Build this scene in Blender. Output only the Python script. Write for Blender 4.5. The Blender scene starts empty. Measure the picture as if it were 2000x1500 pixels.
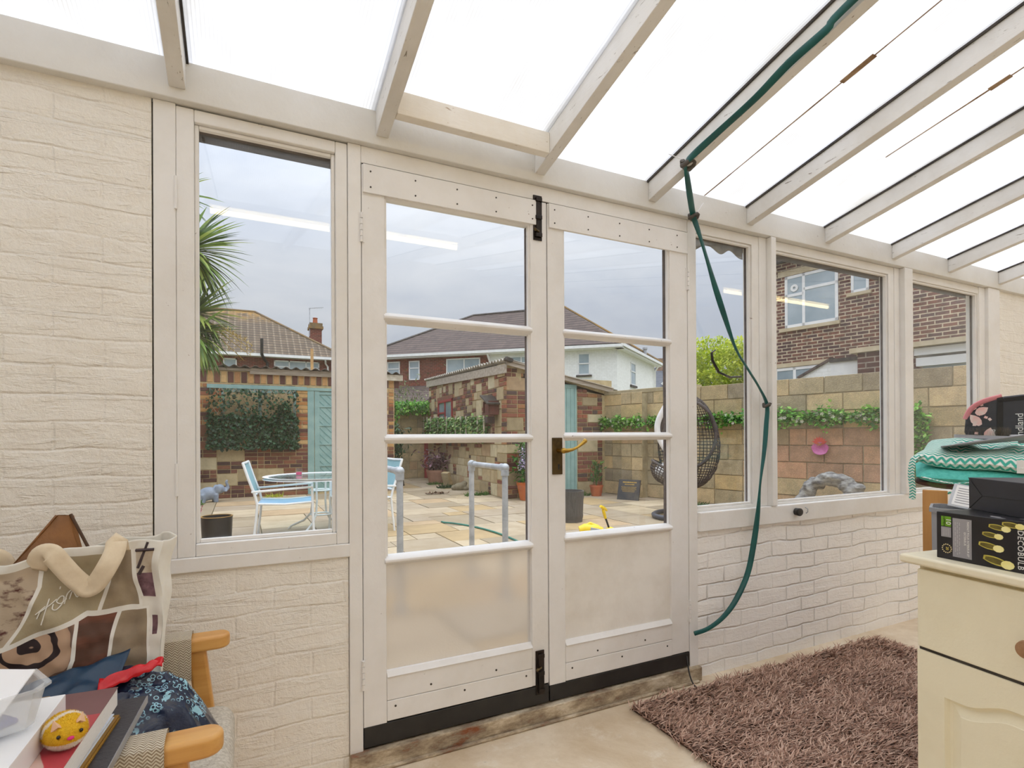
import bpy, bmesh, math, random
from mathutils import Vector, Matrix, Euler, noise as mnoise
R = math.radians
SC = bpy.context.scene
COL = SC.collection
random.seed(7)

# ---------------------------------------------------------------- mesh helper
class MB:
    def __init__(s, M=None):
        s.v = []; s.f = []; s.mi = []; s.m = 0; s.M = M; s.vuv = {}
    def add(s, vs, fs):
        o = len(s.v)
        for p in vs:
            p = Vector(p)
            s.v.append(s.M @ p if s.M else p)
        for f in fs:
            s.f.append([i + o for i in f]); s.mi.append(s.m)
        return s
    def box(s, x0, x1, y0, y1, z0, z1):
        v = [(x, y, z) for x in (x0, x1) for y in (y0, y1) for z in (z0, z1)]
        return s.add(v, [(0, 1, 3, 2), (4, 6, 7, 5), (0, 4, 5, 1), (2, 3, 7, 6), (0, 2, 6, 4), (1, 5, 7, 3)])
    def obox(s, c, size, rot=(0, 0, 0)):
        m = Matrix.Translation(c) @ Euler(rot).to_matrix().to_4x4()
        a, b, d = [q / 2 for q in size]
        v = [m @ Vector((x, y, z)) for x in (-a, a) for y in (-b, b) for z in (-d, d)]
        return s.add(v, [(0, 1, 3, 2), (4, 6, 7, 5), (0, 4, 5, 1), (2, 3, 7, 6), (0, 2, 6, 4), (1, 5, 7, 3)])
    def bar(s, p0, p1, w, h, up=(0, 0, 1)):
        p0 = Vector(p0); p1 = Vector(p1); d = (p1 - p0).normalized(); u = Vector(up)
        r = d.cross(u)
        if r.length < 1e-4: r = d.cross(Vector((1, 0, 0)))
        r.normalize(); u = r.cross(d)
        v = []
        for p in (p0, p1):
            for a, b in ((-1, -1), (1, -1), (1, 1), (-1, 1)):
                v.append(p + r * a * w / 2 + u * b * h / 2)
        return s.add(v, [(3, 2, 1, 0), (4, 5, 6, 7), (0, 1, 5, 4), (1, 2, 6, 5), (2, 3, 7, 6), (3, 0, 4, 7)])
    def tube(s, pts, r, n=8, closed=False, flat=1.0, twist=None, cap=True):
        pts = [Vector(p) for p in pts]; k = len(pts)
        rs = r if isinstance(r, (list, tuple)) else [r] * k
        t0 = (pts[1] - pts[0]).normalized()
        nrm = t0.cross(Vector((0, 0, 1)))
        if nrm.length < 1e-3: nrm = t0.cross(Vector((1, 0, 0)))
        nrm.normalize(); v = []
        for i, p in enumerate(pts):
            if closed: t = (pts[(i + 1) % k] - pts[i - 1])
            else: t = pts[min(i + 1, k - 1)] - pts[max(i - 1, 0)]
            t.normalize()
            nrm = (nrm - t * nrm.dot(t))
            if nrm.length < 1e-6: nrm = t.orthogonal()
            nrm.normalize(); b = t.cross(nrm)
            a0 = twist[i] if twist else 0
            for j in range(n):
                a = 2 * math.pi * j / n
                x = math.cos(a) * rs[i]; y = math.sin(a) * rs[i] * flat
                x, y = x * math.cos(a0) - y * math.sin(a0), x * math.sin(a0) + y * math.cos(a0)
                v.append(p + nrm * x + b * y)
        fs = []
        for i in range(k if closed else k - 1):
            for j in range(n):
                a = i * n + j; b_ = i * n + (j + 1) % n; c = ((i + 1) % k) * n
                fs.append((a, b_, c + (j + 1) % n, c + j))
        if cap and not closed:
            fs.append(tuple(range(n))[::-1]); fs.append(tuple((k - 1) * n + j for j in range(n)))
        return s.add(v, fs)
    def cyl(s, p0, p1, r0, r1=None, n=16, cap=True):
        return s.tube([p0, p1], [r0, r0 if r1 is None else r1], n, cap=cap)
    def lathe(s, prof, c=(0, 0, 0), n=24, a0=0, a1=2 * math.pi):
        v = []; full = abs(a1 - a0 - 2 * math.pi) < 1e-6; m = n if full else n + 1
        for r, z in prof:
            for j in range(m):
                a = a0 + (a1 - a0) * j / n
                v.append((c[0] + r * math.cos(a), c[1] + r * math.sin(a), c[2] + z))
        fs = []
        for i in range(len(prof) - 1):
            for j in range(n):
                k = (j + 1) % m
                fs.append((i * m + j, i * m + k, (i + 1) * m + k, (i + 1) * m + j))
        return s.add(v, fs)
    def ball(s, c, r, nu=14, nv=9, rot=None):
        r = r if isinstance(r, (tuple, list)) else (r, r, r)
        m = Euler(rot).to_matrix() if rot else Matrix.Identity(3)
        v = [Vector(c) + m @ Vector((0, 0, -r[2]))]
        for i in range(1, nv):
            t = -math.pi / 2 + math.pi * i / nv
            for j in range(nu):
                a = 2 * math.pi * j / nu
                v.append(Vector(c) + m @ Vector((r[0] * math.cos(t) * math.cos(a), r[1] * math.cos(t) * math.sin(a), r[2] * math.sin(t))))
        v.append(Vector(c) + m @ Vector((0, 0, r[2])))
        fs = [(0, 1 + (j + 1) % nu, 1 + j) for j in range(nu)]
        for i in range(nv - 2):
            for j in range(nu):
                a = 1 + i * nu + j; b = 1 + i * nu + (j + 1) % nu
                fs.append((a, b, b + nu, a + nu))
        L = len(v) - 1; o = 1 + (nv - 2) * nu
        fs += [(o + j, o + (j + 1) % nu, L) for j in range(nu)]
        return s.add(v, fs)
    def prism(s, poly, y0, y1, ax='y'):
        n = len(poly)
        def P(a, b, t):
            return {'y': (a, t, b), 'x': (t, a, b), 'z': (a, b, t)}[ax]
        v = [P(a, b, y0) for a, b in poly] + [P(a, b, y1) for a, b in poly]
        fs = [tuple(range(n)), tuple(range(2 * n - 1, n - 1, -1))]
        fs += [(i, i + n, (i + 1) % n + n, (i + 1) % n) for i in range(n)]
        return s.add(v, fs)
    def grid(s, fn, nu, nv, mf=None, guv=None):
        v = []
        for i in range(nu + 1):
            for j in range(nv + 1):
                v.append(fn(i / nu, j / nv))
        o = len(s.v); s.add(v, [])
        if guv:
            for i in range(nu + 1):
                for j in range(nv + 1): s.vuv[o + i * (nv + 1) + j] = guv(i / nu, j / nv)
        for i in range(nu):
            for j in range(nv):
                a = o + i * (nv + 1) + j
                s.f.append([a, a + nv + 1, a + nv + 2, a + 1])
                s.mi.append(mf((i + .5) / nu, (j + .5) / nv) if mf else s.m)
        return s
    def leaf(s, p, d, up, L, W, bend=0.0, seg=2):
        p = Vector(p); d = Vector(d).normalized(); up = Vector(up)
        w = d.cross(up)
        if w.length < 1e-4: w = d.orthogonal()
        w.normalize(); n = w.cross(d); v = []
        for i in range(seg + 1):
            t = i / seg
            wd = W * math.sin(math.pi * (0.12 + 0.88 * t)) if i < seg else 0.0
            c = p + d * L * t + n * (-bend * L * t * t)
            v += [c - w * wd / 2, c + w * wd / 2]
        return s.add(v, [(2 * i, 2 * i + 1, 2 * i + 3, 2 * i + 2) for i in range(seg)])
    def build(s, name, mat, parent=None, smooth=None, bevel=0, seg=2, solid=0, sub=0, remesh=0, wire=0, loc=None, decim=0):
        me = bpy.data.meshes.new(name)
        me.from_pydata([tuple(p) for p in s.v], [], s.f)
        mats = mat if isinstance(mat, (list, tuple)) else [mat]
        for m in mats: me.materials.append(m)
        for p, i in zip(me.polygons, s.mi): p.material_index = i
        bm = bmesh.new(); bm.from_mesh(me)
        bmesh.ops.recalc_face_normals(bm, faces=bm.faces) if not getattr(s, 'keepn', False) else None
        uv = bm.loops.layers.uv.new('UVMap')
        for f in bm.faces:
            n = f.normal
            if s.vuv and all(l.vert.index in s.vuv for l in f.loops):
                for l in f.loops: l[uv].uv = s.vuv[l.vert.index]
                continue
            if abs(n.z) > .999 or n.length < .5:
                for l in f.loops: l[uv].uv = (l.vert.co.x, l.vert.co.y)
            else:
                t = Vector((-n.y, n.x, 0)).normalized(); b = n.cross(t)
                for l in f.loops: l[uv].uv = (l.vert.co.dot(t), l.vert.co.dot(b))
        bm.to_mesh(me); bm.free()
        o = bpy.data.objects.new(name, me); COL.objects.link(o)
        if parent: o.parent = parent
        if loc: o.location = loc
        if smooth is not None:
            for p in me.polygons: p.use_smooth = True
            me.set_sharp_from_angle(angle=R(smooth))
        if solid:
            q = o.modifiers.new('solid', 'SOLIDIFY'); q.thickness = solid; q.offset = 0
        if bevel:
            q = o.modifiers.new('bevel', 'BEVEL'); q.width = bevel; q.segments = seg; q.limit_method = 'ANGLE'; q.angle_limit = R(40)
            for p in me.polygons: p.use_smooth = True
            me.set_sharp_from_angle(angle=R(50)); q.harden_normals = True
        if remesh:
            q = o.modifiers.new('remesh', 'REMESH'); q.mode = 'VOXEL'; q.voxel_size = remesh; q.use_smooth_shade = True
            q = o.modifiers.new('smooth', 'SMOOTH'); q.iterations = 6; q.factor = .5
        if sub:
            q = o.modifiers.new('sub', 'SUBSURF'); q.levels = sub; q.render_levels = sub
        if wire:
            q = o.modifiers.new('wire', 'WIREFRAME'); q.thickness = wire; q.use_even_offset = False
        return o

LABELS = {}
def tag(o, label, cat, group=None, kind=None):
    o['label'] = label; o['category'] = cat
    if group: o['group'] = group
    if kind: o['kind'] = kind
    return o
def thing(name, label, cat, loc=(0, 0, 0), rz=0.0, group=None, kind=None):
    o = bpy.data.objects.new(name, None); COL.objects.link(o)
    o.location = loc; o.rotation_euler = (0, 0, rz); o.empty_display_size = .1
    return tag(o, label, cat, group, kind)
def dup(root, loc, rz, label=None, group=None):
    r = root.copy(); COL.objects.link(r); r.location = loc; r.rotation_euler = (0, 0, rz)
    if label: r['label'] = label
    if group: r['group'] = group
    def rec(src, dst):
        for ch in list(src.children):
            c = ch.copy(); COL.objects.link(c); c.parent = dst; rec(ch, c)
    rec(root, r)
    return r
def text(body, size, mat, parent, loc, rot, name='lettering', align='LEFT', ext=.0004, sx=1.0, shear=0, space=1.0):
    c = bpy.data.curves.new(name, 'FONT'); c.body = body; c.size = size; c.extrude = ext
    c.align_x = align; c.align_y = 'CENTER'; c.shear = shear; c.space_character = space; c.resolution_u = 3
    t = bpy.data.objects.new(name + '_tmp', c); COL.objects.link(t)
    dg = bpy.context.evaluated_depsgraph_get(); dg.update()
    me = bpy.data.meshes.new_from_object(t.evaluated_get(dg)); me.name = name
    bpy.data.objects.remove(t, do_unlink=True); bpy.data.curves.remove(c)
    me.materials.clear(); me.materials.append(mat)
    o = bpy.data.objects.new(name, me); COL.objects.link(o); o.parent = parent
    o.location = loc; o.rotation_euler = rot; o.scale = (sx, 1, 1)
    return o

# ---------------------------------------------------------------- materials
def lin(h):
    if not isinstance(h, str): return tuple(h) if len(h) == 4 else (*h, 1)
    h = h.lstrip('#'); c = [int(h[i:i + 2], 16) / 255 for i in (0, 2, 4)]
    return (*[x / 12.92 if x <= .04045 else ((x + .055) / 1.055) ** 2.4 for x in c], 1)
def nd(nt, typ, ins=None, **props):
    n = nt.nodes.new(typ)
    for k, v in props.items(): setattr(n, k, v)
    for k, v in (ins or {}).items():
        s = n.inputs[k]
        if isinstance(v, bpy.types.NodeSocket): nt.links.new(v, s)
        else: s.default_value = v
    return n
def mix(nt, f, a, b, typ='MIX'):
    n = nt.nodes.new('ShaderNodeMix'); n.data_type = 'RGBA'; n.blend_type = typ
    for idx, v in ((0, f), (6, a), (7, b)):
        s = n.inputs[idx]
        if isinstance(v, bpy.types.NodeSocket): nt.links.new(v, s)
        else: s.default_value = v
    return n.outputs[2]
def math_(nt, op, a, b=0.0, c=None):
    n = nt.nodes.new('ShaderNodeMath'); n.operation = op
    for i, v in enumerate((a, b) if c is None else (a, b, c)):
        if isinstance(v, bpy.types.NodeSocket): nt.links.new(v, n.inputs[i])
        else: n.inputs[i].default_value = v
    return n.outputs[0]
def ramp(nt, fac, stops, interp='LINEAR'):
    n = nt.nodes.new('ShaderNodeValToRGB'); n.color_ramp.interpolation = interp
    e = n.color_ramp.elements
    while len(e) < len(stops): e.new(.5)
    for i, (p, c) in enumerate(stops):
        e[i].position = p; e[i].color = lin(c) if isinstance(c, str) else ((c, c, c, 1) if isinstance(c, (int, float)) else c)
    nt.links.new(fac, n.inputs[0])
    return n.outputs[0]
def coord(nt, which='Object', scale=(1, 1, 1), rot=(0, 0, 0)):
    t = nt.nodes.new('ShaderNodeTexCoord')
    m = nd(nt, 'ShaderNodeMapping', {'Vector': t.outputs[which], 'Scale': scale, 'Rotation': rot})
    return m.outputs[0]
def noise(nt, vec, scale, detail=4, rough=.6, dist=0):
    return nd(nt, 'ShaderNodeTexNoise', {'Vector': vec, 'Scale': scale, 'Detail': detail, 'Roughness': rough, 'Distortion': dist}).outputs[0]
def base(name):
    m = bpy.data.materials.new(name); m.use_nodes = True; nt = m.node_tree
    b = nt.nodes['Principled BSDF']
    return m, nt, b
def setc(nt, b, col, rough=.6, metal=0, bump=None, bs=.3, bd=.01, spec=None):
    for k, v in (('Base Color', col), ('Roughness', rough), ('Metallic', metal)):
        if isinstance(v, bpy.types.NodeSocket): nt.links.new(v, b.inputs[k])
        else: b.inputs[k].default_value = v
    if spec is not None: b.inputs['Specular IOR Level'].default_value = spec
    if bump is not None:
        n = nd(nt, 'ShaderNodeBump', {'Height': bump, 'Strength': bs, 'Distance': bd})
        nt.links.new(n.outputs[0], b.inputs['Normal'])
def pbr(name, c1, c2=None, scale=6, rough=.6, metal=0, bs=0, bscale=None, stretch=(1, 1, 1), lo=.35, hi=.65, bd=.01, spec=None, detail=5):
    m, nt, b = base(name); v = coord(nt, 'Object', stretch)
    if c2 is None: col = lin(c1)
    else:
        f = ramp(nt, noise(nt, v, scale, detail), [(lo, 0.0), (hi, 1.0)])
        col = mix(nt, f, lin(c1), lin(c2))
    bump = noise(nt, v, bscale or scale * 3, 5) if bs else None
    setc(nt, b, col, rough, metal, bump, bs, bd, spec)
    return m
def paint(name, c, wear='#8a6b4a', dirt='#b9ad97', rough=.45, chips=.74, stretch=(1, 1, 1), grime=.55, bs=.15):
    """old gloss paint on timber: slight tone change, grime in soft patches, small chips through to wood"""
    m, nt, b = base(name); v = coord(nt)
    v2 = coord(nt, 'Object', stretch)
    c0 = mix(nt, ramp(nt, noise(nt, v, 2.5, 5, .65), [(.42, 0.0), (.8, grime)]), lin(c), lin(dirt))
    f = noise(nt, v2, 26, 7, .72, .4)
    c1 = mix(nt, ramp(nt, f, [(chips - .012, 0.0), (chips + .012, 1.0)]), c0, lin(wear))
    h = noise(nt, coord(nt, 'Object', tuple(q * 1.0 for q in stretch)), 45, 5, .6)
    setc(nt, b, c1, rough, 0, h, bs, .006)
    return m
def island(name, cols, rough=.85, nscale=14, namt=.35, bs=.5, bscale=60, ncol=(.02, .015, .01, 1), bd=.006, trans=0):
    m, nt, b = base(name)
    g = nt.nodes.new('ShaderNodeNewGeometry')
    n = len(cols)
    c = ramp(nt, g.outputs['Random Per Island'], [(i / n, q) for i, q in enumerate(cols)], 'CONSTANT')
    v = coord(nt)
    f = ramp(nt, noise(nt, v, nscale, 6, .65), [(.4, 0.0), (.75, namt)])
    c = mix(nt, f, c, ncol)
    setc(nt, b, c, rough, 0, noise(nt, v, bscale, 4) if bs else None, bs, bd)
    if trans:
        tb = nd(nt, 'ShaderNodeBsdfTranslucent', {'Color': c})
        mx = nd(nt, 'ShaderNodeMixShader', {0: trans})
        nt.links.new(b.outputs[0], mx.inputs[1]); nt.links.new(tb.outputs[0], mx.inputs[2])
        nt.links.new(mx.outputs[0], nt.nodes['Material Output'].inputs[0])
    return m
def brick(name, c1, c2, mortar, bw=.225, bh=.075, ms=.01, rough=.9, bs=.6, bd=.01, paint_=None, bias=0, dark='#2c1d18', off=.5, ncl=.5):
    m, nt, b = base(name); v = coord(nt, 'UV')
    t = nd(nt, 'ShaderNodeTexBrick', {'Vector': v, 'Color1': lin(c1), 'Color2': lin(c2), 'Mortar': lin(mortar), 'Scale': 1.0, 'Mortar Size': ms, 'Mortar Smooth': .15, 'Bias': bias, 'Brick Width': bw, 'Row Height': bh})
    t.offset = off
    o = coord(nt)
    n1 = noise(nt, o, 9, 6)
    col = mix(nt, ramp(nt, n1, [(.4, 0.0), (.7, ncl)]), t.outputs[0], lin(dark))
    if paint_: col = mix(nt, ramp(nt, noise(nt, o, 3, 5), [(.4, 0.0), (.75, .5)]), lin(paint_), lin(c2))
    h = math_(nt, 'SUBTRACT', math_(nt, 'MULTIPLY', noise(nt, o, 30, 6), .35), t.outputs[1])
    setc(nt, b, col, rough, 0, h, bs, bd)
    return m
def emit(name, c, s):
    m, nt, b = base(name); setc(nt, b, lin(c), .5)
    b.inputs['Emission Color'].default_value = lin(c); b.inputs['Emission Strength'].default_value = s
    return m
def glass(name, tint=(.97, .985, .98, 1), r0=.04, dirt=.03, rough=0.0, haze=(.8, .8, .8, 1)):
    m = bpy.data.materials.new(name); m.use_nodes = True; nt = m.node_tree; nt.nodes.clear()
    out = nt.nodes.new('ShaderNodeOutputMaterial')
    g = nt.nodes.new('ShaderNodeNewGeometry')
    d = nd(nt, 'ShaderNodeVectorMath', {0: g.outputs['Normal'], 1: g.outputs['Incoming']}, operation='DOT_PRODUCT')
    c = math_(nt, 'ABSOLUTE', d.outputs['Value'])
    f = math_(nt, 'POWER', math_(nt, 'SUBTRACT', 1.0, c), 5.0)
    f = math_(nt, 'ADD', math_(nt, 'MULTIPLY', f, 1 - r0), r0)
    tr = nd(nt, 'ShaderNodeBsdfTransparent', {'Color': tint})
    gl = nd(nt, 'ShaderNodeBsdfGlossy', {'Color': (1, 1, 1, 1), 'Roughness': rough})
    mx = nd(nt, 'ShaderNodeMixShader', {0: f, 1: tr.outputs[0], 2: gl.outputs[0]})
    res = mx.outputs[0]
    if dirt:
        df = nd(nt, 'ShaderNodeBsdfDiffuse', {'Color': haze})
        v = coord(nt)
        dn = ramp(nt, noise(nt, v, 3, 6, .7), [(.4, 0.0), (.85, dirt)])
        m2 = nd(nt, 'ShaderNodeMixShader', {0: dn, 1: res, 2: df.outputs[0]}); res = m2.outputs[0]
    nt.links.new(res, out.inputs[0])
    return m
# ---------------------------------------------------------------- shared materials
M = {}
M['paint'] = paint('old white gloss timber', '#edecea', '#7d5f45', '#d3cdc2', .45, .70, (1, 1, 1))
M['paint_door'] = paint('white door paint', '#edeceb', '#6d5642', '#d2cdc4', .42, .69, (1, 1, 1))
M['paint_raft'] = paint('weathered white rafter paint', '#e8e7e4', '#8f8678', '#c3bdb2', .55, .645, (3, .35, 3), .7)
M['paint_nog'] = paint('worn noggin paint', '#f0ece4', '#a58a64', '#dccfb8', .6, .66, (.5, 3, 3), .8)
M['paint_ply'] = paint('stained white ply', '#efece6', '#a89a86', '#cfc7ba', .6, .72, (2.5, 2.5, .5), .8)
def painted_brick(name, c1, c2, joint, lump, flake):
    m, nt, b = base(name); v = coord(nt, 'UV'); o = coord(nt)
    # wobble the courses so the joints read as hand-laid under many coats of paint
    wob = nd(nt, 'ShaderNodeTexNoise', {'Vector': o, 'Scale': 4.0, 'Detail': 3.0})
    w2 = nd(nt, 'ShaderNodeVectorMath', {0: wob.outputs[1], 'Scale': .045}, operation='SCALE')
    vv = nd(nt, 'ShaderNodeVectorMath', {0: v, 1: w2.outputs[0]}, operation='ADD')
    t = nd(nt, 'ShaderNodeTexBrick', {'Vector': vv.outputs[0], 'Color1': (1, 1, 1, 1), 'Color2': (.3, .3, .3, 1), 'Scale': 1.0, 'Mortar Size': .007, 'Mortar Smooth': 1.0, 'Brick Width': .228, 'Row Height': .0775})
    face = nd(nt, 'ShaderNodeSeparateColor', {0: t.outputs[0]}).outputs[0]
    keep = ramp(nt, noise(nt, o, 3.1, 4, .6), [(.4, .25), (.62, 1.0)])
    n1 = noise(nt, o, 6, 8, .7); n2 = noise(nt, o, 60, 5, .7, .5)
    fl = noise(nt, coord(nt, 'Object', (.35, 1, 2.4)), 7, 5, .62, .9)
    step = ramp(nt, fl, [(.48, 0.0), (.55, 1.0)]); step2 = ramp(nt, noise(nt, coord(nt, 'Object', (.5, 1, 2.4)), 17, 4, .55, .6), [(.61, 0.0), (.65, 1.0)])
    h = math_(nt, 'ADD', math_(nt, 'MULTIPLY', n1, lump), math_(nt, 'MULTIPLY', n2, .16))
    h = math_(nt, 'ADD', h, math_(nt, 'MULTIPLY', step, flake))
    h = math_(nt, 'ADD', h, math_(nt, 'MULTIPLY', step2, flake * .7))
    h = math_(nt, 'ADD', h, math_(nt, 'MULTIPLY', face, .12))
    h = math_(nt, 'SUBTRACT', h, math_(nt, 'MULTIPLY', math_(nt, 'MULTIPLY', t.outputs[1], keep), joint))
    c = mix(nt, ramp(nt, n1, [(.45, 0.0), (.78, .5)]), lin(c1), lin(c2))
    c = mix(nt, ramp(nt, noise(nt, o, 31, 8, .78, .8), [(.735, 0.0), (.76, .6)]), c, lin('#a4937a'))
    setc(nt, b, c, .6, 0, h, .85, .014)
    return m
M['wall'] = painted_brick('thick cream masonry paint', '#f5f1e8', '#e9e1d3', .17, 1.7, .14)
M['wall_low'] = painted_brick('white masonry paint', '#fbf9f6', '#f1ece7', .75, .8, .09)
def concrete():
    m, nt, b = base('worn concrete floor'); o = coord(nt)
    c = mix(nt, ramp(nt, noise(nt, o, 2.2, 7, .7, .5), [(.35, 0.0), (.68, 1.0)]), lin('#eadcc6'), lin('#cdb899'))
    c = mix(nt, ramp(nt, noise(nt, o, 7, 8, .75), [(.55, 0.0), (.74, .85)]), c, lin('#efe9dd'))
    c = mix(nt, ramp(nt, noise(nt, o, 28, 6, .7), [(.64, 0.0), (.74, .8)]), c, lin('#a89578'))
    setc(nt, b, c, .8, 0, noise(nt, o, 40, 6), .35, .006)
    return m
M['concrete'] = concrete()
def threshold():
    m, nt, b = base('chipped brick and mortar step'); o = coord(nt)
    c = ramp(nt, noise(nt, coord(nt, 'Object', (.5, 1, 1.4)), 14, 7, .7), [(.32, '#8a5438'), (.42, '#8d7d69'), (.54, '#b9a88e'), (.64, '#d6cab4')])
    setc(nt, b, c, .9, 0, noise(nt, o, 40, 6), .6, .01)
    return m
M['step'] = threshold()
def poly():
    m = bpy.data.materials.new('multiwall polycarbonate'); m.use_nodes = True; nt = m.node_tree; nt.nodes.clear()
    out = nt.nodes.new('ShaderNodeOutputMaterial'); o = coord(nt)
    x = nd(nt, 'ShaderNodeSeparateXYZ', {0: o}).outputs[0]
    s = math_(nt, 'SINE', math_(nt, 'MULTIPLY', x, 2 * math.pi / .0105))
    f = math_(nt, 'MULTIPLY_ADD', s, .5, .5)
    c = mix(nt, math_(nt, 'MULTIPLY', math_(nt, 'POWER', f, 3.0), .55), (.97, .97, .965, 1), (.55, .55, .55, 1))
    c = mix(nt, ramp(nt, noise(nt, coord(nt, 'Object', (2, .8, 1)), 3.5, 8, .75), [(.42, 0.0), (.75, .5)]), c, lin('#c4bca8'))
    t = nd(nt, 'ShaderNodeBsdfTranslucent', {'Color': c}); d = nd(nt, 'ShaderNodeBsdfDiffuse', {'Color': (.85, .86, .86, 1)})
    a = nd(nt, 'ShaderNodeMixShader', {0: .12, 1: t.outputs[0], 2: d.outputs[0]})
    nt.links.new(a.outputs[0], out.inputs[0])
    return m
M['poly'] = poly()
M['glass'] = glass('window glass', r0=.028, dirt=.025)
M['glass_clean'] = glass('clear glass', dirt=0)
def frosted():
    m = bpy.data.materials.new('frosted glass'); m.use_nodes = True; nt = m.node_tree; nt.nodes.clear()
    out = nt.nodes.new('ShaderNodeOutputMaterial'); o = coord(nt)
    rf = nd(nt, 'ShaderNodeBsdfRefraction', {'Color': (.90, .875, .84, 1), 'Roughness': .50, 'IOR': 1.06})
    tr = nd(nt, 'ShaderNodeBsdfTranslucent', {'Color': lin('#ddd8ce')})
    gl = nd(nt, 'ShaderNodeBsdfGlossy', {'Color': (1, 1, 1, 1), 'Roughness': .3})
    bp = nd(nt, 'ShaderNodeBump', {'Height': noise(nt, o, 160, 3), 'Strength': .25, 'Distance': .003})
    nt.links.new(bp.outputs[0], rf.inputs['Normal'])
    a = nd(nt, 'ShaderNodeMixShader', {0: .28, 1: rf.outputs[0], 2: tr.outputs[0]})
    b2 = nd(nt, 'ShaderNodeMixShader', {0: .05, 1: a.outputs[0], 2: gl.outputs[0]})
    nt.links.new(b2.outputs[0], out.inputs[0])
    return m
M['frost'] = frosted()
M['black'] = pbr('black paint', '#1c1b1c', '#2b2927', 8, .5)
M['iron'] = pbr('black japanned iron', '#191818', '#33271f', 20, .45, .4, .2)
M['brass'] = pbr('polished brass', '#c8a350', '#8f6f32', 20, .28, 1)
M['oldbrass'] = pbr('tarnished brass plate', '#6b5a3a', '#4a3d28', 18, .42, .8, .1)
M['steel'] = pbr('galvanised steel', '#c3c6ca', '#a3a7ac', 14, .5, .3, .08)
M['greyplastic'] = pbr('grey plastic', '#a3a5aa', '#93959a', 6, .45)
M['darkgutter'] = pbr('dark gutter plastic', '#54504f', '#3c3a3a', 6, .5)
M['whiteplastic'] = pbr('white upvc', '#f1f1f0', '#e6e6e6', 5, .35)
M['gasket'] = pbr('dark glazing strip', '#4b443d', '#2c2723', 9, .6)
M['rust'] = pbr('brown water stain', '#7b5a3c', '#b49a7a', 14, .8)
M['woodraw'] = pbr('weathered grey timber', '#bdb2a4', '#9a8d7d', 6, .85, 0, .4, None, (.4, 3, 3))
M['putty'] = pbr('dark bare putty', '#4a3f3d', '#6d5f58', 18, .8, 0, .3)
M['tube'] = emit('fluorescent tube', '#ffe9b0', 6.5)
M['teal'] = pbr('faded teal paint', '#93b3ae', '#80a29f', 5, .6, 0, .1)
M['terracotta'] = pbr('terracotta', '#b8673f', '#a3573a', 8, .8, 0, .15)

# ---------------------------------------------------------------- camera
D, H = 1.95, 1.17
cam = bpy.data.cameras.new('camera'); co = bpy.data.objects.new('camera', cam); COL.objects.link(co)
r_ = Vector((0.8958075, -0.4444109, -0.0052720)); u_ = Vector((0.0035274, -0.0047525, 0.9999825)); f_ = Vector((0.4444282, 0.8958104, 0.0026898))
co.matrix_world = Matrix(((r_.x, u_.x, -f_.x, 0), (r_.y, u_.y, -f_.y, -D), (r_.z, u_.z, -f_.z, H), (0, 0, 0, 1)))
cam.sensor_fit = 'HORIZONTAL'; cam.sensor_width = 36; cam.lens = 36 * 1061.9 / 2000
cam.shift_y = (847.9 - 750) / 2000; cam.clip_start = .02; cam.clip_end = 500
SC.camera = co

# ---------------------------------------------------------------- world: bright overcast sky
w = bpy.data.worlds.new('overcast'); SC.world = w; w.use_nodes = True; nt = w.node_tree; nt.nodes.clear()
out = nt.nodes.new('ShaderNodeOutputWorld'); tc = nt.nodes.new('ShaderNodeTexCoord')
z = nd(nt, 'ShaderNodeSeparateXYZ', {0: tc.outputs['Generated']}).outputs[2]
lum = ramp(nt, z, [(0.0, .16), (.5, .16), (1.0, 1.0)])
mp = nd(nt, 'ShaderNodeMapping', {'Vector': tc.outputs['Generated'], 'Scale': (1, 1, 3.2)})
cl = ramp(nt, noise(nt, mp.outputs[0], 2.6, 6, .55, .4), [(.34, '#c3c9d8'), (.5, '#d0d4df'), (.66, '#dcdee6')])
bg = nd(nt, 'ShaderNodeBackground', {'Color': cl})
SKY = math_(nt, 'MULTIPLY_ADD', math_(nt, 'POWER', math_(nt, 'MAXIMUM', z, 0.0), 2.2), 2.85, .53)
nt.links.new(SKY, bg.inputs['Strength']); nt.links.new(bg.outputs[0], out.inputs[0])
SC.view_settings.view_transform = 'Standard'; SC.view_settings.look = 'None'; SC.view_settings.gamma = 1
SC.view_settings.use_curve_mapping = False; SC.view_settings.exposure = 0.64
sun = bpy.data.lights.new('hazy_sun', 'SUN'); so = bpy.data.objects.new('hazy_sun', sun); COL.objects.link(so)
sun.energy = .45; sun.angle = R(50); sun.color = (1, .97, .92); so.rotation_euler = (R(32), R(18), 0)

# ---------------------------------------------------------------- room shell
SL = .2294
def roofz(y): return 2.317 - SL * (y + .03)
def S(o, label, cat): return tag(o, label, cat, None, 'structure')
XL, XR, YB = -2.4, 7.4, -4.8  # room carried on unseen past the frame so more roof lights the walls
b = MB(); b.box(XL - .1, XR + .1, YB - .1, .12, -.08, 0)
S(b.build('floor', M['concrete']), 'bare concrete floor of the lean-to, tan and grey, patchy', 'floor')
b = MB()
b.box(XL, -.243, 0, .11, 0, 2.2)
b.box(-.243, .330, .004, .11, 0, .756)
b.m = 1; b.box(1.957, 4.86, .002, .11, 0, .705); b.m = 0
b.box(4.86, XR, 0, .11, 0, 2.2)
S(b.build('wall_front', [M['wall'], M['wall_low']]), 'cream painted brick wall around the garden doors and windows', 'wall')
b = MB(); b.box(XL - .1, XR + .1, YB - .12, YB, 0, 3.5)
S(b.build('wall_back', pbr('house render', '#e3d9c8', '#d6c9b5', 3, .85)), 'rendered house wall behind the camera', 'wall')
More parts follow.
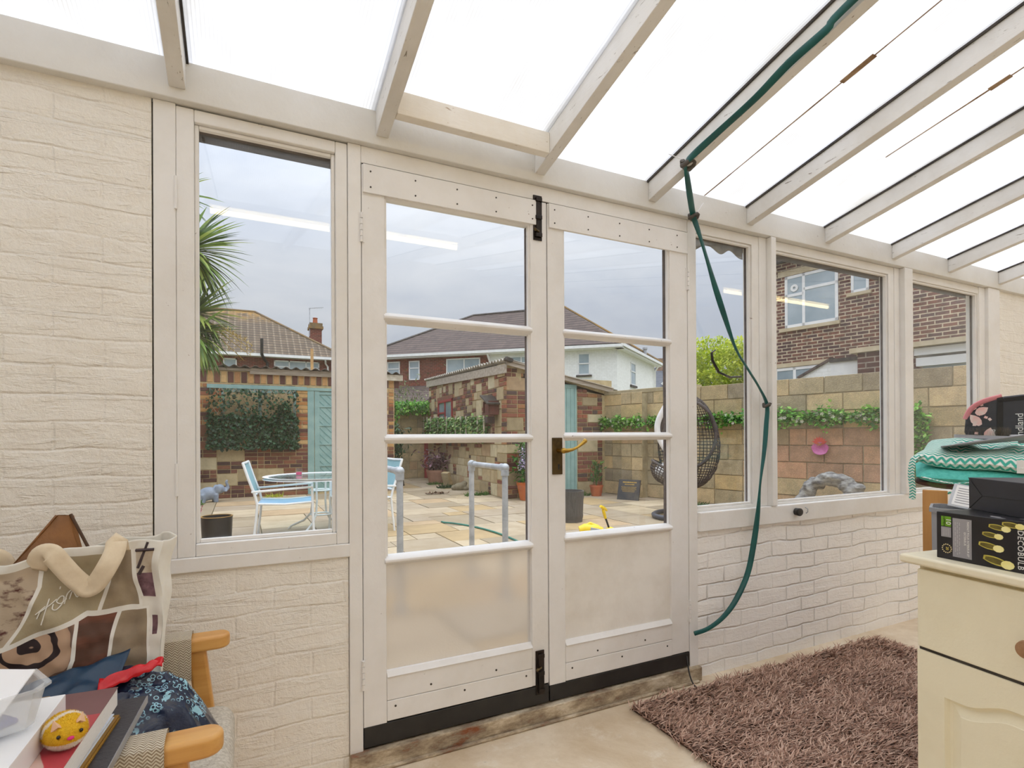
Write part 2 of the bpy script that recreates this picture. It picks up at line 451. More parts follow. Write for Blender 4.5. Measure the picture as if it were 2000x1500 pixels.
for nm, x, lb in (('wall_left', XL, 'painted brick end wall on the armchair side'), ('wall_right', XR, 'painted brick end wall beyond the dresser')):
    b = MB(); b.prism([(YB, 0), (.11, 0), (.11, roofz(.11)), (YB, roofz(YB))], x - (.1 if x < 0 else 0), x + (0 if x < 0 else .1), 'x')
    S(b.build(nm, M['wall']), lb, 'wall')
b = MB(); b.box(XL, XR, -.03, .075, 2.195, 2.316)
S(b.build('trim_1', paint('wall plate paint', '#e0dfdb', '#7d5f45', '#c9c3b8', .5, .70), bevel=.004), 'long white timber wall plate carrying the rafter ends', 'beam')
b = MB(); b.box(1.957, 4.862, -.022, .10, .703, .797)
S(b.build('trim_2', M['paint'], bevel=.006), 'white timber sill board under the three right windows', 'sill')
b = MB(); b.box(-.242, .335, -.008, .10, .752, .798)
S(b.build('trim_3', M['paint'], bevel=.004), 'white timber board beneath the tall left window', 'sill')
b = MB(); b.box(.33, 1.96, -.028, .16, 0, .066); b.box(.36, 1.93, -.045, -.028, 0, .012)
S(b.build('trim_4', M['step'], bevel=.008), 'chipped brick and mortar threshold under the garden doors', 'threshold')
b = MB(); b.box(-.2432, -.2405, .02, .1, .75, 2.2)  # black strip paints the shade of the gap beside the post
S(b.build('trim_5', M['black']), 'black strip painting the shade in the gap beside the tall left window post', 'gap')
b = MB(); b.box(.332, .377, -.006, .08, .05, 2.195); b.box(1.903, 1.957, -.006, .08, .03, 2.195); b.box(.377, 1.903, -.004, .08, 2.134, 2.195)
S(b.build('trim_6', M['paint'], bevel=.003), 'white timber frame around the garden doors', 'door frame')
for i, (a, c, nm) in enumerate(((2.402, 2.495, 'narrow and wide'), (3.604, 3.748, 'wide and last'))):
    b = MB(); b.box(a + .055, c, -.03, .08, .797, 2.195); b.box(a, a + .055, .0, .08, .797, 2.195)
    S(b.build('trim_%d' % (7 + i), M['paint'], bevel=.004), 'white timber mullion between the %s right windows' % nm, 'mullion')
b = MB(); b.box(4.62, 4.70, .0, .08, .705, 2.195); b.box(4.70, 4.862, -.02, .08, .705, 2.195)
S(b.build('trim_9', M['paint'], bevel=.004), 'white timber end post beside the last right window', 'post')
b = MB(); b.box(1.957, 4.862, 0.006, .08, 2.15, 2.195)
S(b.build('trim_10', M['paint'], bevel=.004), 'white head rail above the right windows', 'head rail')

# ceiling: sheets, rafters, glazing strips
ceil = thing('ceiling', 'lean-to roof of milky multiwall sheets on white rafters', 'ceiling', kind='structure')
RX = [-2.05, -1.42, -.80, -.173, .447, 1.084, 1.668, 2.299, 2.913, 3.547, 4.177, 4.84, 5.47, 6.1, 6.73]
SC.cycles.diffuse_bounces = 8; SC.cycles.max_bounces = 16; SC.cycles.transparent_max_bounces = 16
edges = [XL] + RX + [XR]
for i in range(len(edges) - 1):
    a, c = edges[i] + .004, edges[i + 1] - .004
    b = MB(); b.prism([(.14, roofz(.14)), (YB, roofz(YB)), (YB, roofz(YB) + .016), (.14, roofz(.14) + .016)], a, c, 'x')
    b.build('roof_sheet', M['poly'], ceil)
for i, x in enumerate(RX):
    b = MB(); b.prism([(-.03, roofz(-.03) - .09), (-.03, roofz(-.03) - .001), (YB, roofz(YB) - .001), (YB, roofz(YB) - .09)], x - .0225, x + .0225, 'x')
    b.build('rafter', M['paint_raft'], ceil, bevel=.003)
    b = MB(); b.prism([(.10, roofz(.10) + .016), (YB, roofz(YB) + .016), (YB, roofz(YB) + .03), (.10, roofz(.10) + .03)], x - .03, x + .03, 'x')
    b.build('glazing_bar', M['whiteplastic'], ceil)
    if i != 4 and i != 5:
        s = 1 if i < 4 else -1
        b = MB(); xs = sorted((x + s * .0235, x + s * .0305)); b.prism([(-.03, roofz(-.03) - .009), (-.03, roofz(-.03) - .0005), (YB, roofz(YB) - .0005), (YB, roofz(YB) - .009)], xs[0], xs[1], 'x')
        b.build('glazing_strip', M['gasket'], ceil)
b = MB(); b.box(.47, 1.061, -.152, -.112, 2.252, roofz(-.13) - .008)
b.build('noggin', M['paint_nog'], ceil, bevel=.003)
for x, y1, y2 in ((1.99, -.03, -1.6), (2.62, -.5, -1.4)):
    b = MB(); n = 40
    for k in range(n):
        ya = y1 + (y2 - y1) * k / n; yb = y1 + (y2 - y1) * (k + 1) / n
        wv = .0018 + .0035 * max(0, mnoise.noise(Vector((x * 9, ya * 6, 0)))) + (.009 if .42 < k / n < .5 else 0)
        b.prism([(ya, roofz(ya) - .002), (yb, roofz(yb) - .002), (yb, roofz(yb) + .001), (ya, roofz(ya) + .001)], x - wv, x + wv, 'x')
    b.build('joint_strip', M['rust'], ceil)

# ---------------------------------------------------------------- windows
def window(n, x0, x1, z0, z1, gx0, gx1, gz0, gz1, label, y=.012, head=True):
    t = thing('window_%d' % n, label, 'window', ((x0 + x1) / 2, 0, z0), kind='structure')
    ox, oz = (x0 + x1) / 2, z0
    b = MB(Matrix.Translation((-ox, 0, -oz)))
    b.box(x0, gx0, y - .008, .06, z0, z1); b.box(gx1, x1, y - .008, .06, z0, z1)
    b.box(gx0, gx1, y - .008, .06, z0, gz0); b.box(gx0, gx1, y - .008, .06, gz1, z1)
    b.build('window_frame', M['paint'], t, bevel=.004)
    b = MB(Matrix.Translation((-ox, 0, -oz)))
    d = .012
    for a in ((gx0, gx0 + d, gz0, gz1), (gx1 - d, gx1, gz0, gz1), (gx0 + d, gx1 - d, gz0, gz0 + d), (gx0 + d, gx1 - d, gz1 - d, gz1)):
        b.box(a[0], a[1], .012, .03, a[2], a[3])
    b.build('glazing_bead', M['paint'], t, bevel=.003)
    b = MB(Matrix.Translation((-ox, 0, -oz))); b.box(gx0 - .004, gx1 + .004, .034, .038, gz0 - .004, gz1 + .004)
    b.build('pane', M['glass'], t)
    b = MB(Matrix.Translation((-ox, 0, -oz))); b.box(gx1 - .002, gx1 + .004, .040, .052, gz0, gz1); b.box(gx0, gx1, .040, .06, gz1 - .004, gz1 + .004)
    b.build('outer_putty', M['putty'], t)
    return t
t = window(1, -.180, .331, .798, 2.19, -.131, .291, .838, 2.150, 'tall narrow fixed window between brick wall and doors', y=.006)
b = MB(Matrix.Translation((-.0755, 0, -.798))); b.box(-.2385, -.180, -.004, .08, .798, 2.195); b.build('post', M['paint'], t, bevel=.003)
b = MB(Matrix.Translation((-.0755, 0, -.798)))
for zz in (1.04, 1.92): b.cyl((-.18, -.006, zz - .05), (-.18, -.006, zz + .05), .0045, n=8)
b.build('hinge', M['paint'], t)
window(2, 1.957, 2.402, .797, 2.152, 1.962, 2.352, .812, 2.146, 'narrow window immediately right of the doors, behind the hose')
window(3, 2.495, 3.604, .797, 2.152, 2.500, 3.548, .808, 2.146, 'widest window, showing neighbour brick house and rock fountain')
window(4, 3.748, 4.62, .797, 2.152, 3.753, 4.612, .808, 2.146, 'last window on the right, behind the teal cushions')

# ---------------------------------------------------------------- doors
def hinge(parent, x, z, oz):
    b = MB()
    for k in range(5): b.cyl((x, -.011, z - oz - .052 + k * .021), (x, -.011, z - oz - .034 + k * .021), .0055, n=8)
    b.box(x - .011, x + .011, -.007, -.004, z - oz - .052, z - oz + .052)
    b.build('hinge', M['paint_door'], parent)
def door(n, x0, x1, sl, sr, bars, ptop, pbot, bot, toprail, label, lower):
    t = thing('door_%d' % n, label, 'door', (x0, 0, bot), kind='structure')
    b = MB(Matrix.Translation((-x0, 0, -bot)))
    b.box(x0, sl, -.004, .04, bot - (.07 if n == 1 else .03), 2.131)
    b.box(sr, x1, -.004, .04, bot, 2.131)
    b.box(sl, sr, -.003, .04, toprail, 2.131)
    zc = .222 if n == 1 else .214
    b.box(sl, sr, -.006, .04, bot, zc); b.box(sl, sr, -.0055, .04, zc + .0012, pbot - .012)
    b.build('frame', M['paint_door'], t, bevel=.003)
    b = MB(Matrix.Translation((-x0, 0, -bot)))
    b.prism([(-.012, pbot - .016), (.014, pbot - .016), (.014, pbot + .004), (.004, pbot + .004)], sl, sr, 'x')
    b.build('bottom_bead', M['paint_door'], t, bevel=.002)
    zs = []
    for zb0, zb1 in bars:
        b = MB(Matrix.Translation((-x0, 0, -bot)))
        mid = (zb0 + zb1) / 2
        b.prism([(-.012, mid - .004), (.006, zb0 - .004), (.034, zb0 - .004), (.034, zb1 + .004), (.006, zb1 + .004), (-.012, mid + .004)], sl - .006, sr + .006, 'x')
        b.build('glazing_bar', M['paint_door'], t, bevel=.002)
        zs.append((zb0, zb1))
    tops = [toprail] + [q[0] for q in zs]; bots = [q[1] for q in zs] + [pbot]
    for k, (a, c) in enumerate(zip(tops, bots)):
        b = MB(Matrix.Translation((-x0, 0, -bot)))
        if k < 3:
            b.box(sl - .004, sr + .004, .02, .024, c - .003, a + .003); b.build('pane', M['glass'], t)
            e = MB(Matrix.Translation((-x0, 0, -bot)))
            e.box(sl, sl + .007, .004, .019, c, a); e.box(sr - .007, sr, .004, .019, c, a)
            e.build('glazing_bead', M['paint_door'], t)
            e = MB(Matrix.Translation((-x0, 0, -bot))); e.box(sr - .004, sr + .004, .026, .042, c, a); e.build('outer_putty', M['putty'], t)
        elif lower == 'frost':
            b.box(sl - .004, sr + .004, .016, .021, c - .003, a + .003); b.build('frosted_pane', M['frost'], t)['label'] = 'frosted glass lower pane'
        else:
            b.box(sl - .004, sr + .004, .010, .021, c - .003, a + .003); b.build('lower_panel', M['paint_ply'], t)['label'] = 'stained plywood lower panel'
    b = MB(Matrix.Translation((-x0, 0, -bot)))
    b.box(x0 + .004, x1 - .03 if n == 1 else x1 - .004, -.013, -.003, 2.029, 2.129); b.build('top_board', M['paint_door'], t, bevel=.0015)
    b = MB(Matrix.Translation((-x0, 0, -bot)))
    ks = 5
    for k in range(ks):
        for zz in (2.05, 2.105): b.cyl((x0 + .03 + (x1 - x0 - .1) * k / (ks - 1), -.0145, zz), (x0 + .03 + (x1 - x0 - .1) * k / (ks - 1), -.0125, zz), .0032, n=8)
    for k in range(5): b.cyl((sl + .03 + (sr - sl - .06) * k / 4, -.0075, bot + .05 + .05 * (k % 2)), (sl + .03 + (sr - sl - .06) * k / 4, -.0055, bot + .05 + .05 * (k % 2)), .004, n=8)
    b.build('screw_head', M['gasket'], t)
    b = MB(Matrix.Translation((-x0, 0, -bot))); b.box(x0, x1, .006, .05, .072, bot + .004)
    b.box(x0, x1, -.006, .01, .072, .146 if n == 1 else .138)
    b.build('weather_bar', M['black'], t, bevel=.003)
    return t
d1 = door(1, .379, 1.129, .461, 1.053, [(1.583, 1.612), (1.147, 1.173), (.709, .736)], 2.024, .324, .15, 2.026, 'left door leaf with frosted glass lower pane and black bolts', 'frost')
d2 = door(2, 1.1335, 1.901, 1.212, 1.793, [(1.590, 1.615), (1.151, 1.178), (.722, .749)], 2.046, .305, .14, 2.046, 'right door leaf with brass lever handle and wooden lower panel', 'wood')
hinge(d1, -.002, 1.905, .15); hinge(d1, -.002, .333, .15)
b = MB(); b.box(-.008, .003, .012, .045, -.0, 1.99); b.box(-.752, .766, -.0035, .02, 1.9912, 1.9935); b.build('gap_shade_strip', M['black'], d2)  # black strips paint the shade in the gaps between and above the leaves
hinge(d2, .768, 1.91, .14); hinge(d2, .768, .333, .14)
def bolt(z0, z1, kn, up):
    b = MB(); x = .701; b.box(x - .014, x + .026, -.009, -.004, z0 - .15, z1 - .15)
    b.box(x - .004, x + .018, -.016, -.008, z0 - .15 + .012, z1 - .15 - .012)
    for zz in (z0 + .02, (z0 + z1) / 2, z1 - .02): b.box(x - .007, x + .021, -.021, -.008, zz - .158, zz - .142)
    o = b.build('bolt', M['iron'], d1, bevel=.0015)
    b = MB(); b.cyl((x + .006, -.016, kn - .15), (x - .016, -.03, kn - .15), .005, n=10); b.ball((x - .018, -.031, kn - .15), .0065)
    b.build('bolt_knob', M['oldbrass'], o, smooth=40)
bolt(1.968, 2.152, 2.002, 1); bolt(.112, .292, .225, 0)
b = MB(); b.box(.016, .064, -.010, -.004, .868, 1.020); pl = b.build('lock_plate', M['oldbrass'], d2, bevel=.0015)
b = MB(); b.lathe([(.004, 0), (.004, .001)], n=8)
b = MB(); b.box(.042, .048, -.0108, -.0098, .888, .904); b.cyl((.045, -.0108, .906), (.045, -.0098, .906), .005, n=12); b.build('keyhole', M['black'], pl)
b = MB(); b.cyl((.045, -.008, .967), (.045, -.052, .967), .0095, n=14)
b.tube([(.045, -.05, .967), (.06, -.054, .967), (.085, -.055, .971), (.11, -.056, .981), (.132, -.058, .996), (.142, -.058, 1.004)], [.011, .009, .0062, .0055, .0075, .009], 12)
b.ball((.144, -.058, 1.006), .0098); b.ball((.045, -.05, .967), .012)
b.build('lever_handle', M['brass'], d2, smooth=40)
# ================================================================ outdoors
PZ = .05
BR_DARK = ['#5b3a35', '#6a4238', '#7a4c3d', '#4a3330', '#83563f', '#6f453a', '#8d5b42', '#553632']
BR_MIX = ['#a5663f', '#c4935a', '#b9834c', '#7a4c3a', '#8f5a40', '#c9a06a', '#5f3f37', '#aa7148', '#d1ad78']
STONE = ['#baa985', '#ad9b78', '#c2b391', '#cabd9c', '#a39272', '#b8a47f', '#b39877']
BLOCK = [q for q in ['#ae9f80', '#bcaa84', '#a19479', '#c3b08a', '#ae9b76', '#b7a582', '#988b74', '#c0ab7e', '#b89c79']]
def lighter(cols, k): return [tuple(min(.95, v * k) for v in lin(q)[:3]) + (1,) for q in cols]
BLOCK = lighter(BLOCK, 1.3)
M['brick_dark'] = island('dark reclaimed brick', BR_DARK, .9, 20, .3)
M['brick_mix'] = island('mixed yellow and brown brick', BR_MIX, .9, 20, .3)
M['brick_yellow'] = island('yellow brick', ['#c9a06a', '#d1ad78', '#c0925a', '#c79a66', '#b8875a'], .9, 20, .3)
M['brick_brown'] = island('brown brick', ['#6d473b', '#5f3d36', '#7a5040', '#674139'], .9, 20, .3)
M['brick_red'] = island('red brown brick', ['#85503f', '#77463a', '#8f5b47', '#654138', '#9a5c43', '#7b4f42', '#584540', '#8b6a4e', '#6b4d40', '#a5764f'], .9, 20, .3)
M['stone'] = island('tan stone', STONE, .95, 9, .3, .6, 40)
def blockmat(name, cols):
    m = island(name, cols, .95, 5, .45, .9, 70, lin('#5c523c'), .012); nt = m.node_tree; bs = nt.nodes['Principled BSDF']
    src = bs.inputs['Base Color'].links[0].from_socket; o = coord(nt)
    sp = ramp(nt, noise(nt, o, 75, 3, .7), [(.36, '#6b604a'), (.5, '#8f8f8f'), (.66, '#e2d7bd')])
    nt.links.new(mix(nt, .32, src, sp, 'OVERLAY'), bs.inputs['Base Color'])
    return m
M['block'] = blockmat('concrete block', BLOCK)
M['block_pink'] = blockmat('pinkish block', lighter(['#b79277', '#ad8a70', '#bf9879', '#a89274'], 1.25))
M['mortar'] = pbr('lime mortar', '#cbb98f', '#b09d77', 10, .95, 0, .4)
M['mortar_grey'] = pbr('grey mortar', '#b0a282', '#978a6e', 8, .95, 0, .4)
M['slab'] = island('sandstone paving', ['#b3a288', '#bba98b', '#a3937b', '#b59b79', '#ab9c86', '#9b8c74', '#c0af93', '#a79782', '#b0976f'], .85, 3.2, .6, .4, 25, lin('#8a7657'), .01)
M['soil'] = pbr('dark patio joint', '#5d5340', '#6f6a48', 5, .95)
M['leaf'] = island('mid green leaves', ['#3d6a2a', '#4f7f33', '#2f5a26', '#5f8f3c', '#47752e'], .6, 8, .1, 0, trans=.3)
M['leaf_dark'] = island('dark ivy leaves', ['#22452a', '#2c5533', '#1c3a25', '#33603a', '#274c2e'], .5, 8, .1, 0, trans=.2)
M['leaf_bright'] = island('bright garland leaves', ['#74b53f', '#60a238', '#8fc852', '#4d9034', '#a4d468', '#3c7a2e'], .6, 8, .05, 0, trans=.3)
M['leaf_lime'] = island('lime tree leaves', ['#cdd642', '#b9c93a', '#dce25f', '#a2b834', '#b3c344'], .6, 8, .05, 0, trans=.4)
M['leaf_purple'] = island('plum leaves', ['#6b4450', '#7c5260', '#5a3945', '#8b6470'], .6, 8, .1, 0, trans=.2)
M['palm'] = island('cordyline leaves', ['#4c6b2c', '#5f7f35', '#3f5a28', '#7a9a45', '#8fa852', '#a7b65a'], .45, 8, .05, 0, trans=.3)
M['palm_old'] = island('yellow flower stalks', ['#b59a45', '#a5883a', '#c4ab58'], .8, 8, .1, 0)
M['bark'] = pbr('grey bark', '#7d6c58', '#5c4d3e', 12, .9, 0, .5)
M['petal'] = island('white blossom', ['#f1efe4', '#e6e4d4', '#f6f2e0'], .6, 8, .05, 0, trans=.3)
M['lilac'] = island('lilac blossom', ['#b9a6cc', '#cbbcdb', '#e3dcea', '#a493bd'], .6, 8, .05, 0, trans=.3)
M['asbestos'] = pbr('corrugated cement sheet', '#b9b2a5', '#8d867a', 5, .9, 0, .3)
M['slats'] = pbr('whitewashed slat', '#d3cbbb', '#a89c88', 8, .8)
M['win_dark'] = pbr('dim window interior', '#7e8f99', '#93a3ab', 3, .15)
M['red'] = pbr('red paint', '#a8323a', '#8d2c34', 8, .5)

def pack(W, Hh, uw, uh, types, seed, skip=None):
    rnd = random.Random(seed); nx = int(round(W / uw)); nz = int(round(Hh / uh))
    occ = [[False] * nx for _ in range(nz)]; out = []
    if skip:
        for z in range(nz):
            for x in range(nx):
                if skip((x + .5) * uw, (z + .5) * uh): occ[z][x] = True
    tot = sum(t[2] for t in types)
    for z in range(nz):
        for x in range(nx):
            if occ[z][x]: continue
            for _ in range(12):
                q = rnd.random() * tot
                for ti, t in enumerate(types):
                    q -= t[2]
                    if q <= 0: break
                w_, h_ = t[0], t[1]
                if x + w_ <= nx and z + h_ <= nz and all(not occ[z + j][x + i] for j in range(h_) for i in range(w_)): break
            else: w_, h_, ti = 1, 1, len(types) - 1
            for j in range(h_):
                for i in range(w_): occ[z + j][x + i] = True
            out.append((x * uw, z * uh, w_ * uw, h_ * uh, ti))
    return out
def bond(W, Hh, bw, bh, seed, skip=None):
    rnd = random.Random(seed); out = []; z = 0; k = 0
    while z < Hh - 1e-6:
        h_ = min(bh, Hh - z); x = -bw / 2 * (k % 2); 
        while x < W - 1e-6:
            a = max(0, x); c = min(W, x + bw * (rnd.choice([1, 1, 1, .5]) if k % 3 else 1))
            if c - a > .03 and not (skip and skip((a + c) / 2, z + h_ / 2)): out.append((a, z, c - a, h_, 0))
            x = c
        z += h_; k += 1
    return out
def lay(mb, rects, j=.008, out=.012, y=0.0, seed=1, mats=None, jit=.004):
    """stones and bricks standing slightly proud of the mortar face at local y"""
    rnd = random.Random(seed)
    for x, z, w_, h_, ti in rects:
        o = out + rnd.uniform(-jit, jit)
        mb.m = mats(ti, x + w_ / 2, z + h_ / 2) if mats else 0
        a = rnd.uniform(.6, 1.3) * j / 2; c = rnd.uniform(.6, 1.3) * j / 2
        x0, x1, z0, z1 = x + a, x + w_ - c, z + a, z + h_ - c
        e = .004
        v = [(x0, y, z0), (x1, y, z0), (x1, y, z1), (x0, y, z1), (x0 + e, y - o, z0 + e), (x1 - e, y - o, z0 + e), (x1 - e, y - o, z1 - e), (x0 + e, y - o, z1 - e)]
        mb.add(v, [(4, 5, 6, 7), (0, 1, 5, 4), (1, 2, 6, 5), (2, 3, 7, 6), (3, 0, 4, 7)])
    mb.m = 0
def scatter(mb, n, fn, L, W, bend=.3, seed=3, up=None, spread=1.0, out=None):
    rnd = random.Random(seed)
    for _ in range(n):
        p = Vector(fn(rnd)); d = Vector((rnd.uniform(-1, 1), rnd.uniform(-1, 1), rnd.uniform(-1, 1)))
        if out: d = d * spread + Vector(out(p))
        l = L * rnd.uniform(.6, 1.25)
        mb.leaf(p, d, (rnd.uniform(-.5, .5), rnd.uniform(-.5, .5), 1), l, W * l / L, bend, 2)
    return mb
def corrugated(name, parent, x0, x1, y0, z0, y1, z1, mat, pitch=.146, amp=.025):
    b = MB(); n = int((x1 - x0) / pitch * 8)
    b.grid(lambda u, v: (x0 + (x1 - x0) * u, y0 + (y1 - y0) * v, z0 + (z1 - z0) * v + amp * math.cos(2 * math.pi * (x1 - x0) * u / pitch)), n, 1)
    return b.build(name, mat, parent, smooth=60, solid=.008)

# ---- patio: individual slabs with earthy joints
b = MB(); b.box(-4, 8.3, .11, 14, -.1, PZ - .012)
b2 = b.build('patio', M['soil']); S(b2, 'patio of worn beige sandstone slabs outside the doors', 'patio')
b = MB(); rnd = random.Random(5)
for x, z, w_, h_, ti in pack(12, 13.5, .3, .3, [(2, 2, .32), (3, 2, .3), (2, 1, .13), (2, 3, .2), (1, 1, .02)], 11):
    x0, y0 = x - 4 + .006, z + .2 + .006
    zt = PZ + rnd.uniform(-.003, .003)
    b.box(x0, x0 + w_ - .012, y0, y0 + h_ - .012, PZ - .05, zt)
b.build('paving', M['slab'], b2)
b = MB(); b.box(-60, 120, 14, 120, -.2, -.02); b.box(8.3, 120, -12, 14, -.2, -.02); b.box(-60, -4, -12, 14, -.2, -.02)
S(b.build('ground', pbr('rough ground', '#6f7a4a', '#7d735a', .6, .95)), 'ground of the neighbouring gardens', 'ground')

# ---- brick shed facing the house
sh = thing('brick_shed', 'long brick shed with teal door and ivy trellis, behind the garden table', 'shed', (-1.2, 9.3, PZ))
W_, HH = 4.04, 2.34
b = MB(); b.box(0, W_, .0, 2.6, 0, HH); b.build('wall', M['mortar'], sh)
# local x = world x + 1.2 ; local z = world z - .05
def skA(x, z): return (2.33 < x < 3.30 and z < 2.08) or (.88 < x < 2.11 and 1.0 < z < 2.02) or z > 2.10
bm_ = MB()
lay(bm_, [q for q in pack(W_, 2.1, .112, .075, [(2, 1, .62), (1, 1, .22), (3, 2, .03), (4, 3, .05), (3, 3, .03)], 21, skA) if True], .012, .012, 0, 2,
    lambda ti, x, z: 2 if ti >= 2 and z < .95 else (1 if (z > 1.25 and x < .9) or (z > 1.0 and x > 2.05) else 0))
bm_.m = 1
sold = []
x = .3
k = 0
while x < W_:
    sold.append((x, 2.115, .108, .215, 0)); x += .11
for i, q in enumerate(sold): lay(bm_, [q], .012, .014, 0, i, lambda ti, x, z, i=i: 3 if i % 2 else 4)
for i in range(3): lay(bm_, [(0, 2.1 + .075 * i, .15 + .07 * (i % 2), .075, 0)], .012, .012, 0, i, lambda *a: 1)
bm_.build('brickwork', [M['brick_dark'], M['brick_mix'], M['stone'], M['brick_yellow'], M['brick_brown']], sh)
# right return wall of the shed
b = MB(Matrix.Translation((W_, 0, 0)) @ Matrix.Rotation(R(90), 4, 'Z')); lay(b, pack(2.5, 2.3, .112, .075, [(2, 1, .6), (1, 1, .3)], 5), .012, .012); b.build('brickwork', M['brick_red'], sh)
b = MB(); b.box(-.1, 1.36, -.05, .02, 2.345, 2.39); b.build('wall_plate', M['woodraw'], sh)
b = MB(); b.box(1.33, 3.95, -.06, -.02, 2.29, 2.40); b.build('fascia_board', M['woodraw'], sh, bevel=.004)
b = MB(); b.box(3.83, 4.2, -.1, .05, 2.27, 2.39); b.build('fascia_end', M['slats'], sh)
corrugated('roof', sh, -.15, 4.2, -.14, 2.42, 2.7, 2.24, pbr('dark corrugated sheet', '#4c4641', '#6f675e', 5, .9), .175, .022)
b = MB(); b.box(.63, 2.33, -.035, .01, 2.012, 2.085); b.build('lintel', M['teal'], sh, bevel=.004)
b = MB(); b.box(.86, 2.13, -.01, .03, 1.95, 2.012); b.box(1.47, 1.53, -.01, .03, 1.0, 1.98); b.box(.86, .91, -.01, .03, 1.0, 1.98); b.box(2.08, 2.13, -.01, .03, 1.0, 1.98)
wn = b.build('window', M['teal'], sh)
b = MB(); b.box(.9, 2.1, .012, .02, 1.0, 1.96); b.build('pane', pbr('black pane', '#1d2022', '#2a2d2e', 3, .2), wn)
dr = MB(); dr.box(2.34, 2.46, -.02, .05, 0, 2.03); dr.box(3.2, 3.3, -.02, .05, 0, 2.03); dr.box(2.33, 3.32, -.03, .05, 2.015, 2.07)
df = dr.build('door_frame', M['teal'], sh, bevel=.003)
dr = MB(); dr.box(2.47, 3.19, -.005, .03, .04, 2.01)
dp = dr.build('door', M['teal'], sh)
dr = MB()
for zz in (.12, .55, .97, 1.34, 1.71, 1.96): dr.box(2.47, 3.19, -.02, -.005, zz - .014, zz + .014)
dr.box(2.47, 2.56, -.018, -.005, .04, 2.01); dr.box(3.1, 3.19, -.018, -.005, .04, 2.01)
dr.build('ledge', M['teal'], dp)
dr = MB()
for k in range(-14, 16):
    x0 = 2.56; pts = []
    a = .12 + k * .13
    p0 = Vector((2.56, -.006, a)); p1 = Vector((3.10, -.006, a - .54))
    # clip to the door height
    if max(p0.z, p1.z) < .1 or min(p0.z, p1.z) > 1.95: continue
    def at(zc): return p0 + (p1 - p0) * ((p0.z - zc) / (p0.z - p1.z))
    if p0.z > 1.95: p0 = at(1.95)
    if p1.z < .1: p1 = at(.1)
    dr.bar(p0, p1, .012, .006, (0, -1, 0))
dr.build('diagonal_board', pbr('darker teal joint', '#6f9a97', '#5f8886', 6, .7), dp)  # diagonal joints drawn as thin darker teal bars

# ---- ivy trellis hung on the shed window
tr = thing('ivy_trellis', 'expanding wooden trellis covered in dark artificial ivy on the brick shed', 'trellis', (.21, 9.2, 1.02))
b = MB()
for k in range(-12, 26):
    for sgn in (1, -1):
        x0 = -.73 + k * .115; x1 = x0 + sgn * .62
        p0 = Vector((x0, .02 + .006 * sgn, 0)); p1 = Vector((x1, .02 + .006 * sgn, 1.04))
        ts = []
        for t in range(0, 101):
            p = p0 + (p1 - p0) * t / 100
            if -.73 <= p.x <= .73: ts.append(t)
        if len(ts) > 8: b.bar(p0 + (p1 - p0) * ts[0] / 100, p0 + (p1 - p0) * ts[-1] / 100, .012, .006, (0, 1, 0))
b.build('lattice', pbr('trellis lath', '#b9a288', '#9c8468', 6, .8), tr)
b = MB()
def fn(r):
    while True:
        x = r.uniform(-.78, .76); z = r.uniform(-.06, 1.04)
        if z < .60 + .35 * mnoise.noise(Vector((x * 3, 0, 4))) or r.random() < .20: return (x, r.uniform(-.06, .015), z)
scatter(b, 3600, fn, .062, .055, .3, 4, out=lambda p: (0, -.8, -.7))
b.build('ivy', M['leaf_dark'], tr)

b = MB(); b.box(-.035, .035, -.03, .03, -.02, 1.78); b.box(-.2, -.035, -.015, .01, 0, 1.7)
tag(b.build('gate_post', M['slats'], loc=(-.70, 9.05, PZ)), 'narrow whitewashed post at the shed corner, beside the elephant', 'post')

# ---- stone and brick outhouse on the right
ob = thing('stone_outhouse', 'patchwork stone and brick outhouse with corrugated roof and teal door', 'outhouse', (4.17, 6.7, PZ))
ang = math.atan2(12.0 - 6.7, 4.48 - 4.17)
L1 = 5.35
def th(s): return 2.22 + .057 * s   # wall top along the side, local z
# side wall: local frame with +x running from the far end to the near corner so that -y faces the garden
MS = Matrix.Translation((math.cos(ang) * L1, math.sin(ang) * L1, 0)) @ Matrix.Rotation(ang + math.pi, 4, 'Z')
b = MB(); c_, s_ = math.cos(ang), math.sin(ang)
far = (c_ * L1, s_ * L1)
b.prism([(0, 0), (2.30, 0), (2.30, 5.0), far], 0, 2.18, 'z'); 
b.M = MS; b.prism([(0, 2.1), (L1, 2.1), (L1, 2.23), (0, 2.53)], .001, .3, 'y'); b.M = None
b.build('wall', M['mortar'], ob)
# in the side frame x runs from the far end to the near corner
b = MB(MS)
def skB(x, z):
    s = L1 - x
    return z > th(s) or (3.2 < s < 4.42 and 1.50 < z < 2.0)
LOW = pack(L1, .96, .115, .08, [(2, 1, .2), (1, 1, .14), (3, 3, .2), (4, 3, .2), (2, 2, .1), (4, 2, .16)], 37, skB)
UPP = [(x, z + .96, w_, h_, ti) for x, z, w_, h_, ti in pack(L1, 1.6, .115, .08, [(2, 1, .52), (1, 1, .28), (3, 3, .035), (3, 4, .03), (2, 2, .08), (3, 2, .05)], 31, lambda x, z: skB(x, z + .96))]
lay(b, LOW + UPP, .014, .014, 0, 3,
    lambda ti, x, z: 1 if ti >= 2 else 0)
b.build('brickwork', [M['brick_red'], M['stone']], ob)
b = MB()
lay(b, pack(2.1, 2.4, .115, .08, [(2, 1, .6), (1, 1, .25), (3, 3, .05), (4, 3, .05), (3, 2, .05)], 33, lambda x, z: z > 2.32 - .21 * x or (.86 < x < 1.46 and z < 2.04)), .014, .014, 0, 5,
    lambda ti, x, z: 1 if ti >= 2 else 0)
b.build('brickwork', [M['brick_red'], M['stone']], ob)
